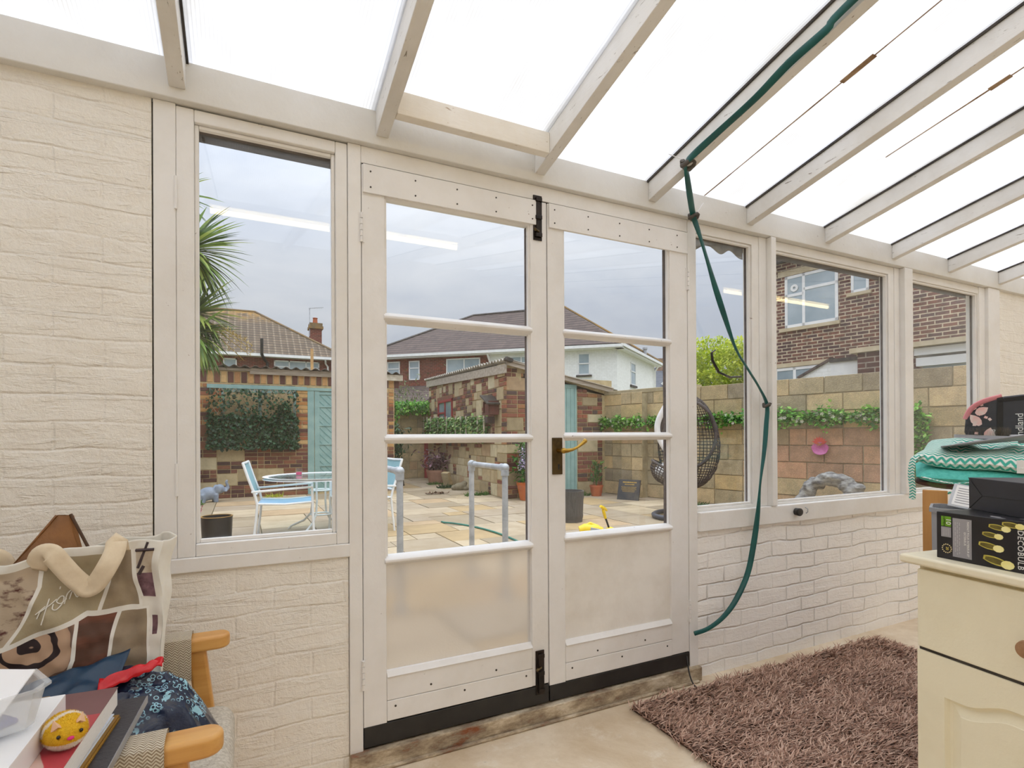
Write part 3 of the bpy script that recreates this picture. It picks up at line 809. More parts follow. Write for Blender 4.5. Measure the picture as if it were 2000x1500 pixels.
b = MB(); b.prism([(-.02, 2.18), (2.2, 1.88), (2.2, 1.9), (-.02, 2.40)], 0, .3, 'y'); b.build('gable', M['mortar'], ob)
b = MB(); b.bar((c_ * 5.5 - .03, s_ * 5.5, 2.51), (-.05, -.12, 2.29), .035, .16); b.build('fascia_board', M['woodraw'], ob, bevel=.004)
b = MB(); b.bar((-.03, -.10, 2.395), (2.25, -.10, 1.97), .03, .075); b.bar((-.05, -.12, 2.44), (2.25, -.12, 2.02), .05, .014); b.build('bargeboard', M['woodraw'], ob)
# corrugated roof with its corrugations running down towards the right
b = MB(); n = 230; P00 = Vector((-.1, -.16, 2.45)); P10 = Vector((c_ * 5.6 - .08, s_ * 5.6, 2.64)); dx = Vector((2.5, .1, -.48))
b.grid(lambda u, v: P00 + (P10 - P00) * u + dx * v + Vector((0, 0, .024 * math.cos(2 * math.pi * 38 * u))), 38 * 8, 1)
b.build('roof', M['asbestos'], ob, smooth=60, solid=.01)
b = MB(); b.obox((-.02, -.17, 2.44), (.14, .1, .07), (0, R(15), 0)); b.build('ridge_cap', M['gasket'], ob, bevel=.01)
def sidept(s, z, o=0): return Vector((c_ * s - o * s_, s_ * s + o * c_, z))   # o>0 goes to the garden side
b = MB(); n_ = Vector((-s_, c_, 0))
def sbox(mb, s0, s1, z0, z1, o0, o1):
    v = []
    for s in (s0, s1):
        for o in (o0, o1):
            for zz in (z0, z1): v.append(sidept(s, zz, o))
    mb.add(v, [(0, 1, 3, 2), (4, 6, 7, 5), (0, 4, 5, 1), (2, 3, 7, 6), (0, 2, 6, 4), (1, 5, 7, 3)])
sbox(b, 3.2, 3.26, 1.5, 1.99, -.01, .03); sbox(b, 4.36, 4.42, 1.5, 1.99, -.01, .03); sbox(b, 3.2, 4.42, 1.93, 1.99, -.01, .03); sbox(b, 3.78, 3.83, 1.5, 1.95, -.01, .03); sbox(b, 3.83, 4.36, 1.66, 1.70, -.01, .03)
wr = b.build('window', M['red'], ob)
b = MB(); sbox(b, 3.26, 4.36, 1.5, 1.95, -.02, .004); b.build('pane', M['win_dark'], wr)
b = MB(); sbox(b, 3.15, 4.47, 1.99, 2.07, -.01, .025); b.build('lintel', pbr('rusty lintel', '#8c5a44', '#6f4636', 6, .9), ob)
b = MB(); b.box(.90, 1.42, -.02, .02, .03, 2.0)
odr = b.build('door', M['teal'], ob)
b = MB()
for k in range(6): b.box(.90 + k * .087, .90 + k * .087 + .078, -.028, -.02, .03, 2.0)
b.build('board', M['teal'], odr)
b = MB(); b.box(.84, .90, -.03, .03, 0, 2.06); b.box(1.42, 1.47, -.03, .03, 0, 2.06); b.box(.84, 1.47, -.035, .03, 2.0, 2.07); b.build('door_frame', M['teal'], ob, bevel=.003)

# ---- back wall, right garden wall
bw = MB(); bw.box(2.84, 4.62, 12.2, 12.4, PZ, 1.84)
bwo = S(bw.build('back_garden_wall', M['mortar_grey']), 'grey block wall between the two sheds at the garden end', 'wall')
b = MB(Matrix.Translation((2.84, 12.2, PZ))); lay(b, bond(1.78, 1.8, .45, .225, 3), .011, .01); b.build('blockwork', M['block'], bwo)
R0, R1 = Vector((6.3, 6.75, 0)), Vector((7.9, -.1, 0)); rd = (R1 - R0).normalized(); RL = (R1 - R0).length
MR = Matrix.Translation((R0.x, R0.y, PZ)) @ Matrix.Rotation(math.atan2(rd.y, rd.x), 4, 'Z')
b = MB(MR); b.box(0, RL, 0.001, .2, 0, 1.9)
gwo = S(b.build('garden_wall', M['mortar_grey']), 'tall tan concrete block wall along the right of the patio', 'wall')
b = MB(MR); lay(b, bond(RL, 1.92, .47, .24, 8), .011, .014, 0, 4, lambda ti, x, z: 1 if 3.1 < x < 4.9 and .4 < z < 1.2 else 0, .006); b.build('blockwork', [M['block'], M['block_pink']], gwo)
b = MB(MR); b.box(.58, 1.05, -.16, 0, 0, 1.86); b.build('pier', M['mortar_grey'], gwo)
b = MB(MR @ Matrix.Translation((.58, 0, 0))); lay(b, bond(.47, 1.9, .47, .24, 8), .011, .014, -.16, 4); b.build('blockwork', M['block'], gwo)
b = MB(MR); b.box(.0, 2.0, -.02, .22, 1.885, 1.96); b.build('coping', M['mortar_grey'], gwo, bevel=.01)
def wallpt(s, z, o=0.0): return MR @ Vector((s, -o, z - PZ))

fe = thing('garden_fence', 'weathered board fence on the palm side of the patio', 'fence', (-1.9, .2, PZ), kind='structure')
b = MB()
for k in range(76): b.box(-.012 + .006 * (k % 2), .012 + .006 * (k % 2), .12 * k, .12 * k + .115, 0, 1.75)
b.build('board_panel', M['woodraw'], fe)
for k in range(6):
    b = MB(); b.box(.02, .1, 1.8 * k, 1.8 * k + .08, 0, 1.82); b.build('post', M['woodraw'], fe)
# ================================================================ garden things
# ---- handrails
def handrail(x, label):
    t = thing('handrail', label, 'handrail', (x, 1.48, PZ), group='galvanised handrails outside the doors')
    z = .895
    for y, nm in ((0, 'post'), (.62, 'post')):
        b = MB(); b.cyl((0, y, 0), (0, y, z), .0212, n=16); b.build('post', M['steel'], t, smooth=40)
        b = MB(); b.cyl((0, y, 0), (0, y, .008), .05, n=20); b.cyl((0, y, .008), (0, y, .05), .029, n=16); b.build('base_flange', M['steel'], t, smooth=40)
        b = MB(); b.cyl((0, y, z - .055), (0, y, z - .005), .028, n=16); b.ball((0, y, z), .031)
        s = 1 if y == 0 else -1
        b.cyl((0, y, z), (0, y + s * .06, z), .028, n=16); b.build('elbow_fitting', M['steel'], t, smooth=40)
    b = MB(); b.cyl((0, .03, z), (0, .59, z), .0212, n=16); b.build('top_rail', M['steel'], t, smooth=40)
    return t
handrail(.90, 'grey pipe handrail nearest the white garden table')
handrail(1.645, 'grey pipe handrail in front of the terracotta pots, seen whole through left door')

# ---- patio chairs
M['blue_mesh'] = pbr('pale blue textilene', '#a5c6de', '#93b7d4', 90, .7, 0, .2)
M['white_metal'] = pbr('white powder coated metal', '#eceded', '#dcdfe0', 6, .4)
M['teal_mesh'] = pbr('blue green back fabric', '#8fb4bb', '#7ea6ae', 90, .7, 0, .2)
def patio_chair():
    t = thing('patio_chair', 'white patio chair with blue mesh seat, left of the glass table', 'chair', (.44, 4.72, PZ), R(-6), group='white and blue patio chairs')
    for s in (-1, 1):
        y = s * .27
        b = MB(); b.tube([(-.31, y, 0), (-.285, y, .22), (-.27, y, .40)], .0135, 8); b.build('leg', M['white_metal'], t, smooth=40)
        b = MB(); b.tube([(.30, y, 0), (.285, y, .3), (.28, y, .555)], .0135, 8); b.build('leg', M['white_metal'], t, smooth=40)
        b = MB(); b.bar((-.33, y, .53), (.29, y, .565), .035, .022); b.build('armrest', M['white_metal'], t, bevel=.006)
        b = MB(); b.tube([(-.27, y, .38), (-.29, y, .48), (-.36, y, .68), (-.41, y, .84)], .014, 8); b.build('back_post', M['white_metal'], t, smooth=40)
    b = MB(); b.tube([(-.27, -.27, .40), (0, -.27, .385), (.28, -.27, .40)], .012, 8); b.tube([(-.27, .27, .40), (0, .27, .385), (.28, .27, .40)], .012, 8)
    b.tube([(.28, -.27, .40), (.28, .27, .40)], .012, 8); b.tube([(-.27, -.27, .38), (-.27, .27, .38)], .012, 8); b.build('seat_frame', M['white_metal'], t, smooth=40)
    b = MB(); b.tube([(-.41, -.27, .84), (-.412, 0, .835), (-.41, .27, .84)], .013, 8); b.build('back_rail', M['white_metal'], t, smooth=40)
    b = MB(); b.tube([(-.30, -.27, .49), (-.30, .27, .49)], .012, 8); b.build('back_rail', M['white_metal'], t, smooth=40)
    b = MB(); b.grid(lambda u, v: (-.27 + .55 * u, -.262 + .524 * v, .402 - .018 * math.sin(math.pi * u)), 10, 4); b.build('seat', M['blue_mesh'], t, smooth=60, solid=.006)
    b = MB(); b.grid(lambda u, v: (-.30 - .11 * u - .012 * math.sin(math.pi * v), -.262 + .524 * v, .49 + .345 * u), 10, 6); b.build('backrest', M['teal_mesh'], t, smooth=60, solid=.006)
    return t
pc = patio_chair()
dup(pc, (1.27, 4.68, PZ), R(188), 'white patio chair turned towards the table, half hidden behind the left door stile')

t = thing('garden_table', 'round white garden table with clear glass top beside patio chairs', 'table', (.85, 4.95, PZ))
b = MB(); b.lathe([(.0, .64), (.595, .64), (.595, .647), (0, .647)], n=48); b.build('glass_top', glass('table glass', (.80, .88, .88, 1), .05, .2), t, smooth=40)
b = MB(); b.lathe([(.585, .625), (.647, .625), (.61, .64), (.647, .655), (.585, .652), (.585, .625)], n=56); b.build('rim', M['white_metal'], t, smooth=40)
for k in range(4):
    a = R(45 + 90 * k + 12); c, s = math.cos(a), math.sin(a)
    b = MB(); b.tube([(c * .12, s * .12, .63), (c * .11, s * .11, .35), (c * .13, s * .13, .2), (c * .22, s * .22, .11), (c * .38, s * .38, .04), (c * .42, s * .42, 0)], .0125, 8); b.build('leg', M['white_metal'], t, smooth=40)
b = MB(); b.lathe([(.115, .47), (.13, .48), (.115, .49), (.10, .48), (.115, .47)], n=20); b.build('leg_ring', M['white_metal'], t, smooth=40)
b = MB(); b.lathe([(.12, .18), (.135, .19), (.12, .20), (.105, .19), (.12, .18)], n=20); b.build('leg_ring', M['white_metal'], t, smooth=40)
t = thing('candle_jar', 'small glass candle jar with pink wax on the garden table', 'candle', (.62, 5.18, PZ + .647))
b = MB(); b.lathe([(0, 0), (.036, 0), (.04, .085), (.037, .085), (.034, .006), (0, .006)], n=20); b.build('jar', M['glass_clean'], t, smooth=40)
b = MB(); b.lathe([(0, .006), (.033, .006), (.034, .04), (0, .04)], n=20); b.build('wax', pbr('pink wax', '#e0407a', '#c93368', 10, .4), t, smooth=40)

# ---- elephant ornament
b = MB()
b.ball((0, 0, .15), (.16, .105, .115)); b.ball((-.06, 0, .13), (.11, .10, .11))
for x, y in ((-.1, -.06), (-.1, .06), (.1, -.06), (.1, .06)): b.cyl((x, y, 0), (x, y, .14), .042, .045, 12)
b.ball((.17, 0, .22), (.08, .075, .085)); 
b.tube([(.22, 0, .21), (.27, 0, .19), (.30, 0, .23), (.29, 0, .29), (.27, 0, .33), (.29, 0, .37)], [.045, .036, .03, .026, .023, .026], 10)
for s in (-1, 1): b.ball((.13, s * .085, .225), (.065, .02, .075), rot=(0, 0, s * .35)); b.tube([(.21, s * .04, .19), (.26, s * .05, .17), (.29, s * .05, .19)], [.012, .010, .005], 8)
o = b.build('elephant_statue', pbr('grey blue stone', '#96a2b3', '#7d8899', 9, .7, 0, .25), remesh=.012)
o.location = (-.52, 8.75, PZ); o.rotation_euler = (0, 0, R(12)); tag(o, 'grey stone elephant statue with raised trunk beside the brick shed', 'statue')

# ---- pots
def pot(name, label, loc, r, h, mat, rim=True, taper=.72):
    t = thing(name, label, 'plant pot', loc)
    b = MB(); b.lathe([(0, 0), (r * taper, 0), (r * .96, h * .84), (r * .96, h * .84), (r, h * .84), (r, h), (r * .9, h), (r * .86, h * .8), (0, h * .8)] if rim else [(0, 0), (r * taper, 0), (r, h), (r * .93, h), (r * .9, h * .85), (0, h * .85)], n=28)
    b.build('pot', mat, t, smooth=35)
    return t
t = pot('plant_pot', 'black plastic pot standing below the tall left window', (-.25, 4.75, PZ), .155, .26, pbr('black plastic pot', '#1d1d20', '#2b2a2c', 5, .35), False, .92)
b = MB(); b.lathe([(.143, .262), (.158, .262), (.158, .268), (.143, .268), (.143, .262)], n=28); b.build('rim', pbr('ochre rim', '#b08a4a', '#8f6c38', 9, .7), t)
t = thing('pink_heather', 'thin pink flowering stems beside the black pot', 'plant', (-.50, 4.6, PZ))
b = MB(); rnd = random.Random(4)
for k in range(16):
    p = Vector((rnd.uniform(-.08, .05), rnd.uniform(-.1, .1), 0)); d = Vector((rnd.uniform(-.1, .35), rnd.uniform(-.2, .2), 1)).normalized(); L = rnd.uniform(.2, .42)
    b.tube([p, p + d * L], .003, 4)
    for q in range(26): b.leaf(p + d * L * (.3 + .7 * q / 26), (rnd.uniform(-1, 1), rnd.uniform(-1, 1), .6), (0, 0, 1), .025, .012)
b.build('stems', island('dusky pink heather', ['#b5566a', '#9c4358', '#c8768a', '#7d3a4a'], .7, 8, .1, 0), t)

t = pot('plant_pot', 'pinkish terracotta pot with plum leaved shrub by the outhouse wall', (4.12, 10.4, PZ), .24, .32, pbr('pale terracotta', '#b98d78', '#a67a66', 8, .8, 0, .2))
b = MB(); scatter(b, 420, lambda r: (r.gauss(0, .14), r.gauss(0, .13), .38 + abs(r.gauss(0, .17))), .12, .05, .3, 6); b.build('foliage', M['leaf_purple'], t)
b = MB()
for k in range(7): b.tube([(0, 0, .25), (.1 * math.cos(k), .1 * math.sin(k), .5), (.2 * math.cos(k), .2 * math.sin(k), .72)], [.008, .005, .003], 5)
b.build('stem', M['bark'], t)
t = pot('plant_pot', 'orange terracotta pot of trailing lilac flowers at the outhouse corner', (4.46, 6.42, PZ), .20, .31, pbr('orange glazed terracotta', '#c4682f', '#a8532a', 6, .45))
b = MB(); scatter(b, 520, lambda r: (r.gauss(0, .10), r.gauss(0, .09), r.uniform(.3, 1.02)), .09, .045, .4, 7); b.build('foliage', M['leaf'], t)
b = MB(); rnd = random.Random(3)
for k in range(9):
    x, y, z = rnd.uniform(-.26, .05), rnd.uniform(-.2, .0), rnd.uniform(.75, 1.08)
    for q in range(46): b.leaf((x + rnd.gauss(0, .02), y + rnd.gauss(0, .02), z - .36 * q / 46), (rnd.uniform(-1, 1), rnd.uniform(-1, 1), -.3), (0, 0, 1), .035, .026)
b.build('blossoms', M['lilac'], t)
t = pot('plant_pot', 'small terracotta pot with thin green plant at the block wall corner', (5.85, 6.35, PZ), .125, .20, M['terracotta'])
b = MB(); scatter(b, 110, lambda r: (r.gauss(0, .06), r.gauss(0, .06), r.uniform(.22, .62)), .09, .035, .2, 8, out=lambda p: (0, 0, 1)); b.build('foliage', M['leaf'], t)
b = MB(); 
for k in range(5): b.tube([(0, 0, .15), (.05 * math.cos(k * 2), .05 * math.sin(k * 2), .6)], .004, 5)
b.build('stem', M['leaf'], t)
t = thing('planter_tub', 'dark grey barrel shaped planter tub behind the right door', 'planter', (3.82, 4.07, PZ))
pr = [(0, 0), (.165, 0), (.168, .05), (.172, .05), (.176, .09), (.172, .09), (.18, .30), (.184, .30), (.187, .345), (.182, .345), (.186, .40), (.172, .40), (.165, .33), (0, .33)]
b = MB(); b.lathe(pr, n=36); b.build('tub', pbr('dark wood effect plastic', '#5b5856', '#45423f', 14, .6, 0, .5, None, (6, 6, .6)), t, smooth=30)
b = MB(); b.lathe([(0, .331), (.165, .331), (.165, .336), (0, .336)], n=24); b.build('soil', M['soil'], t)

t = pot('plant_pot', 'brown pot of staked greenery on the black stool by the shed', (3.05, 10.35, PZ + .30), .2, .3, pbr('brown glazed pot', '#7d4a3e', '#653a32', 6, .5))
b = MB(); scatter(b, 460, lambda r: (r.gauss(.02, .16), r.gauss(0, .14), r.uniform(.3, 1.05)), .12, .05, .4, 9); b.build('foliage', M['leaf_dark'], t)
b = MB()
for k in range(3): b.cyl((.1 - .1 * k, .05, .1), (.1 - .1 * k, .05, 1.0), .006, n=6)
b.build('stake', M['woodraw'], t)
t = thing('plastic_stool', 'black plastic stool under the brown pot by the shed', 'stool', (3.05, 10.35, PZ))
b = MB(); b.box(-.2, .2, -.2, .2, .265, .30); b.build('top', M['black'], t, bevel=.015)
for sx in (-1, 1):
    for sy in (-1, 1):
        b = MB(); b.bar((sx * .21, sy * .21, 0), (sx * .17, sy * .17, .27), .04, .03); b.build('leg', M['black'], t)

# ---- outhouse wall dressing: flowering trellis shelf, bird house, red pipe
t = thing('ivy_fence_panel', 'low white slatted panel hung with variegated ivy on the outhouse wall', 'trellis', (4.17, 6.7, PZ))
b = MB()
for k in range(14): 
    s = .72 + k * .36; sbox(b, s, s + .045, 1.0, 1.50 + .01 * k, .13, .15)
sbox(b, .6, 5.4, 1.38, 1.42, .035, .05); sbox(b, .6, 5.4, 1.12, 1.16, .035, .05)
b.build('slats', M['slats'], t)
b = MB()
def fi(r):
    s = r.uniform(.7, 5.5); q = .5 + .5 * math.sin(s * 9)
    if q < .2 and r.random() < .7: s += .2
    z = r.uniform(1.02, 1.44 + .02 * s + .06 * q); o = r.uniform(.03, .16)
    return sidept(s, z, o)
scatter(b, 3000, fi, .07, .055, .3, 12, out=lambda p: (-.7, 0, -.4)); b.build('ivy', island('variegated ivy', ['#4f8038', '#689c46', '#3b6a2e', '#bccf8c', '#84b056', '#46763a'], .6, 8, .1, 0, trans=.2), t)
t = thing('bird_house', 'small wooden bird house with slanted slate roof on the outhouse corner', 'bird house', tuple(Vector((4.17, 6.7, PZ)) + sidept(.42, 1.5, .12)), ang)
b = MB(); b.box(-.16, .16, -.09, .1, 0, .03); b.box(-.15, -.13, -.08, .1, .03, .25); b.box(.13, .15, -.08, .1, .03, .25); b.box(-.15, .15, -.1, -.08, .03, .25); b.box(-.15, .05, .08, .1, .03, .2)
b.build('box', pbr('red brown cedar', '#6e4136', '#55352d', 8, .8), t)
b = MB(); b.obox((-.01, 0, .275), (.42, .3, .025), (0, R(-24), 0)); b.build('roof', M['gasket'], t)
b = MB(); b.box(-.09, .07, -.05, .1, -.16, -.03); b.build('feeder', pbr('dark bark block', '#4b3a34', '#372c28', 8, .9), t, bevel=.02)
b = MB(); b.cyl((0, 0, 0), (0, 0, 1.28), .055, n=12)
tag(b.build('red_pipe', M['red'], loc=(4.40, 12.08, PZ), smooth=40), 'red painted pipe standing where the outhouse meets the back wall', 'pipe')
b = MB(); b.obox((0, 0, .155), (.2, .1, .32), (R(18), 0, 0)); b.build
o = b.build('concrete_block', M['block'], loc=(4.10, 9.6, PZ), bevel=.008); o.rotation_euler = (0, 0, R(-62)); tag(o, 'loose concrete block leaning against the outhouse wall', 'block')
b = MB(); b.ball((0, 0, .07), (.14, .1, .085)); b.ball((.09, 0, .13), (.07, .065, .06)); b.ball((-.1, .05, .05), (.08, .07, .06)); b.ball((.1, -.08, .03), (.07, .05, .04))
o = b.build('stone_frog', pbr('lichened stone', '#8f8670', '#756d58', 12, .9, 0, .4), remesh=.014); o.location = (4.03, 8.6, PZ); tag(o, 'small crouching stone ornament at the foot of the outhouse wall', 'ornament')
b = MB(); b.tube([(3.6 + .1 * k, 12.05, PZ + .9 + .01 * k) for k in range(3)], .01, 5)
# ivy over the back wall
t = thing('climbing_ivy', 'variegated ivy climbing the back wall beside the brick shed', 'ivy', (3.3, 12.05, PZ))
b = MB()
def fc(r):
    if r.random() < .55: return (r.uniform(-.45, .42) - .1, r.uniform(-.16, .06), r.uniform(.25, 1.8))
    return (r.uniform(-.45, 1.35), r.uniform(-.12, .25), 1.80 + r.uniform(-.1, .24))
scatter(b, 3000, fc, .085, .06, .3, 13, out=lambda p: (0, -.7, -.2)); b.build('leaves', M['leaf_bright'], t)
t = thing('garden_shrub', 'loose green shrub growing behind the back wall', 'shrub', (3.9, 13.6, PZ))
b = MB(); scatter(b, 1900, lambda r: (r.gauss(0, .55), r.gauss(0, .4), 1.2 + abs(r.gauss(.55, .5))), .12, .035, .3, 14); b.build('leaves', island('dull green shrub', ['#6f7d52', '#5d6f45', '#7f8a5c', '#8b8f66', '#4e5f3b'], .7, 8, .1, 0, trans=.25), t)
b = MB()
for k in range(12): b.tube([(.03 * k - .2, 0, 0), (.1 * k - .6, .1, 1.5), (.16 * k - .95, .1, 2.5)], [.02, .012, .005], 5)
b.build('stem', M['bark'], t)

# ---- plaque, wall flower, rock fountain, garlands
t = thing('memorial_plaque', 'black slab with gilt lettering leaning on the block wall', 'plaque', (5.93, 5.55, PZ), math.atan2(rd.y, rd.x) + R(14))
MP = Matrix.Rotation(R(-16), 4, 'X')
b = MB(MP); b.box(-.2, .2, 0, .03, 0, .36); b.build('slab', pbr('dark weathered slab', '#3b3a3c', '#55504a', 7, .5), t, bevel=.004)
gold = pbr('gilt paint', '#c9a54e', '#a5833d', 20, .5)
b = MB(MP); rnd = random.Random(6)
for z, h, w_ in ((.30, .022, .24), (.265, .016, .16), (.225, .008, .28), (.205, .008, .26), (.185, .008, .28), (.165, .008, .24), (.145, .008, .22)):
    x = -w_ / 2
    while x < w_ / 2:
        q = rnd.uniform(.006, .016) * (1.3 if h > .01 else .8); b.box(x, x + q, -.0015, .001, z, z + h); x += q + .005
b.build('lettering', gold, t)
fp = wallpt(3.96, 1.0, .03); fr = math.atan2(rd.y, rd.x)
t = thing('metal_flower', 'red and pink metal flower ornament fixed on the block wall', 'ornament', tuple(fp), fr)
b = MB(); b.lathe([(0, 0), (.05, .004), (.095, .02), (.105, .032), (.10, .034), (.05, .008), (0, .004)], n=20); 
for p in range(len(b.v)): v = b.v[p]; b.v[p] = Vector((v.x * (1.05 + .06 * math.sin(5 * math.atan2(v.y, v.x))), -v.z - .01, v.y * .85 - .03))
b.build('pink_petals', pbr('pink enamel', '#cc6fa8', '#b84f8c', 12, .4), t, smooth=50)
b = MB()
for k in range(7):
    a = R(20 + 23 * k); b.leaf((0, -.03, .035), (math.cos(a), -.3, math.sin(a)), (0, -1, 0), .11, .05)
b.build('red_petals', pbr('red enamel', '#d2473c', '#b8392f', 12, .4), t, solid=.004)
b = MB()
for k in range(6): b.tube([(0, -.03, .02), (.05 * math.cos(k), -.06, .03 + .03 * math.sin(k))], .003, 5)
b.build('stamen', gold, t)
b = MB(); rnd = random.Random(9)
for k in range(11):
    a = math.pi * k / 10; b.ball((.46 * math.cos(a), rnd.uniform(-.05, .05), .15 + .33 * math.sin(a)), (rnd.uniform(.11, .17), .15, rnd.uniform(.06, .10)), 10, 6, (rnd.uniform(-.3, .3), a * .5 - .8, rnd.uniform(-.3, .3)))
for k in range(9): b.ball((rnd.choice([-1, 1]) * rnd.uniform(.38, .56), rnd.uniform(-.12, .12), rnd.uniform(.02, .22)), (.12, .13, .08), 10, 6, (rnd.uniform(-.4, .4), rnd.uniform(-.4, .4), 0))
b.ball((.12, -.03, .50), (.32, .16, .045), 12, 6, (0, .08, .1)); b.ball((-.16, 0, .46), (.26, .16, .06), 12, 6, (0, -.22, 0)); b.ball((.42, 0, .40), (.2, .15, .05), 12, 6)
o = b.build('rock_fountain', pbr('layered slate', '#a3a29d', '#565455', 9, .75, 0, .8, 14, (1, 1, 3.5)), remesh=.018); o.scale = (.66, .8, 1.12); o.location = tuple(wallpt(4.22, PZ, .42)); o.rotation_euler = (0, 0, fr); tag(o, 'grey layered rock fountain arch at the foot of the block wall', 'fountain')
def garland(s0, s1, label, seed, drop=None):
    t = thing('leaf_garland', label, 'garland', tuple(wallpt(s0, 1.42, .03)), fr, group='leafy garlands on the block wall')
    L = s1 - s0
    b = MB(); b.tube([(L * k / 12, -.01, -.02 * math.sin(math.pi * k / 12)) for k in range(13)] + ([(L, -.01, -.1), (L, -.01, -drop)] if drop else []), .004, 5); b.build('vine', M['leaf_dark'], t)
    def fg(r):
        if drop and r.random() < .5: return (L + r.uniform(-.12, .1), r.uniform(-.1, 0), -r.uniform(0, drop))
        x = r.uniform(0, L); q = .048 + .02 * math.sin(x * 11 + seed); return (x, r.uniform(-.12, 0) - (.17 if .5 < x + s0 < 1.12 else 0), r.gauss(0, q) - .02)
    b = MB(); scatter(b, int(1100 * (L + (drop or 0))), fg, .06, .045, .3, seed, out=lambda p: (0, -.9, .2)); b.build('leaves', M['leaf_bright'], t)
    b = MB(); rnd = random.Random(seed)
    for k in range(int(16 * L)):
        x = rnd.uniform(0, L); z = rnd.uniform(-.08, .06); y = -.12 - (.17 if .5 < x + s0 < 1.12 else 0)
        for q in range(5): b.leaf((x, y, z), (math.cos(q * 1.256), -.4, math.sin(q * 1.256)), (0, -1, 0), .032, .026)
    b.build('blossoms', M['petal'], t)
garland(.02, 1.86, 'far leafy garland on the block wall, seen through the right door', 21)
garland(2.0, 3.05, 'middle leafy garland on the block wall, beside the hanging egg chair', 22)
garland(3.15, 4.85, 'near leafy garland with white flowers, above the metal wall flower', 23)
garland(4.93, 5.1, 'hanging leafy garland drooping down the wall behind the cushions', 24, .85)

# ---- hanging egg chair
t = thing('egg_chair', 'dark wicker hanging egg chair with white cushion on a ring stand', 'hanging chair', (5.42, 3.85, PZ))
blk = pbr('dark brown wicker', '#3a3230', '#4a3f3a', 20, .6)
b = MB(); ring = [(.1 + .62 * math.cos(R(a)), -.28 + .45 * math.sin(R(a)), .04) for a in range(0, 360, 12)]; b.tube(ring, .032, 10, True); b.build('base_ring', pbr('dark blue grey steel tube', '#3b3e48', '#4a4d57', 8, .45), t, smooth=40)
b = MB(); b.tube([(.08, .16, .03), (.09, .17, .6), (.10, .19, 1.2), (.10, .18, 1.75), (.08, .10, 1.98), (.02, -.06, 2.05), (0, -.12, 1.98)], [.038, .036, .034, .032, .03, .028, .025], 10); b.build('stand_pole', pbr('black tube', '#26262a', '#333338', 8, .4), t, smooth=40)
b = MB(); b.cyl((0, -.12, 1.66), (0, -.12, 1.98), .008, n=8); b.build('chain', M['iron'], t)
EC = Vector((.06, -.2, 1.02)); od = Vector((-.75, -.66, 0)).normalized(); LV = Vector((-.8958, .4444, 0))
def egg(u, v):
    a = 2 * math.pi * u; p = math.pi * (v - .5)
    rr = .40 * math.cos(p) * (1 - .12 * math.sin(p)); return Vector((rr * math.cos(a), rr * math.sin(a), .64 * math.sin(p)))
def net(name, fn, nu, nv, keep, th, parent, mat):
    b = MB()
    for i in range(nu):
        for j in range(nv):
            q = [fn(i / nu, j / nv), fn((i + 1) / nu, j / nv), fn((i + 1) / nu, (j + 1) / nv), fn(i / nu, (j + 1) / nv)]
            if keep(sum(q, Vector()) / 4): b.add(q, [(0, 1, 2, 3)])
    o = b.build(name, mat, parent); bm = bmesh.new(); bm.from_mesh(o.data); bmesh.ops.remove_doubles(bm, verts=bm.verts, dist=.004); bm.to_mesh(o.data); bm.free()
    q = o.modifiers.new('wire', 'WIREFRAME'); q.thickness = th; q.use_even_offset = False
    return o
net('basket', lambda u, v: EC + egg(u, .02 + .96 * v), 46, 42, lambda c: (c - EC).dot(od) < .14 or (c - EC).z > .53 or (c - EC).z < -.35, .016, t, blk)
pp = Vector((-od.y, od.x, 0))
rim = []
for k in range(40):
    a = 2 * math.pi * k / 40; z = .10 + .45 * math.sin(a); y = .355 * math.cos(a); rim.append(EC + pp * y + od * .15 + Vector((0, 0, z)))
b = MB(); b.tube(rim, .022, 8, True); b.build('rim', blk, t, smooth=40)
BC = EC + LV * .27 + Vector((0, 0, -.37)); BR = Matrix.Rotation(R(28), 3, Vector((.68, .73, 0)))
def bowl(u, v):
    a = 2 * math.pi * u; p = -math.pi / 2 * v; return BC + BR @ Vector((.25 * math.cos(p) * math.cos(a), .25 * math.cos(p) * math.sin(a), .22 * math.sin(p)))
net('seat_basket', bowl, 30, 9, lambda c: True, .02, t, blk)
b = MB(); b.tube([bowl(k / 36, 0) for k in range(36)], .02, 8, True); b.build('seat_rim', blk, t, smooth=40)
b = MB(); b.tube([EC + pp * (-.285 - .11 * math.sin(math.pi * k / 14)) + od * .18 + Vector((0, 0, -.10 + .58 * k / 14)) for k in range(15)], .040, 12)
b.ball(BC + Vector((0, 0, -.01)), (.22, .22, .11), 18, 9, (0, R(-20), 0)); b.build('cushion', pbr('white cushion', '#eae8e6', '#dad7d4', 6, .8), t, smooth=60)

# ---- yellow spray washer lying on the slabs
t = thing('pressure_sprayer', 'yellow and grey pressure sprayer lying on the paving', 'sprayer', (3.50, 3.10, PZ), R(-25))
t.scale = (.72, .72, .72)
yel = pbr('yellow plastic', '#f2d21e', '#e3bd18', 6, .35)
b = MB(); b.tube([(-.2, 0, .08), (-.12, 0, .1), (.05, 0, .095), (.16, 0, .07)], [.06, .085, .08, .05], 16); b.tube([(-.16, 0, .13), (-.03, 0, .19), (.1, 0, .14)], [.02, .022, .02], 10); b.build('body', yel, t, smooth=50)
b = MB(); b.obox((.03, -.072, .1), (.14, .03, .05), (0, .2, 0)); b.build('vent', M['greyplastic'], t, bevel=.008)
t = thing('spray_lance', 'yellow spray lance with black shaft propped up on the paving', 'lance', (3.80, 3.20, PZ), R(20))
t.scale = (.78, .78, .78)
b = MB(); b.tube([(.02, 0, .03), (-.03, 0, .12), (-.10, .0, .245)], .014, 8); b.build('shaft', M['black'], t, smooth=40)
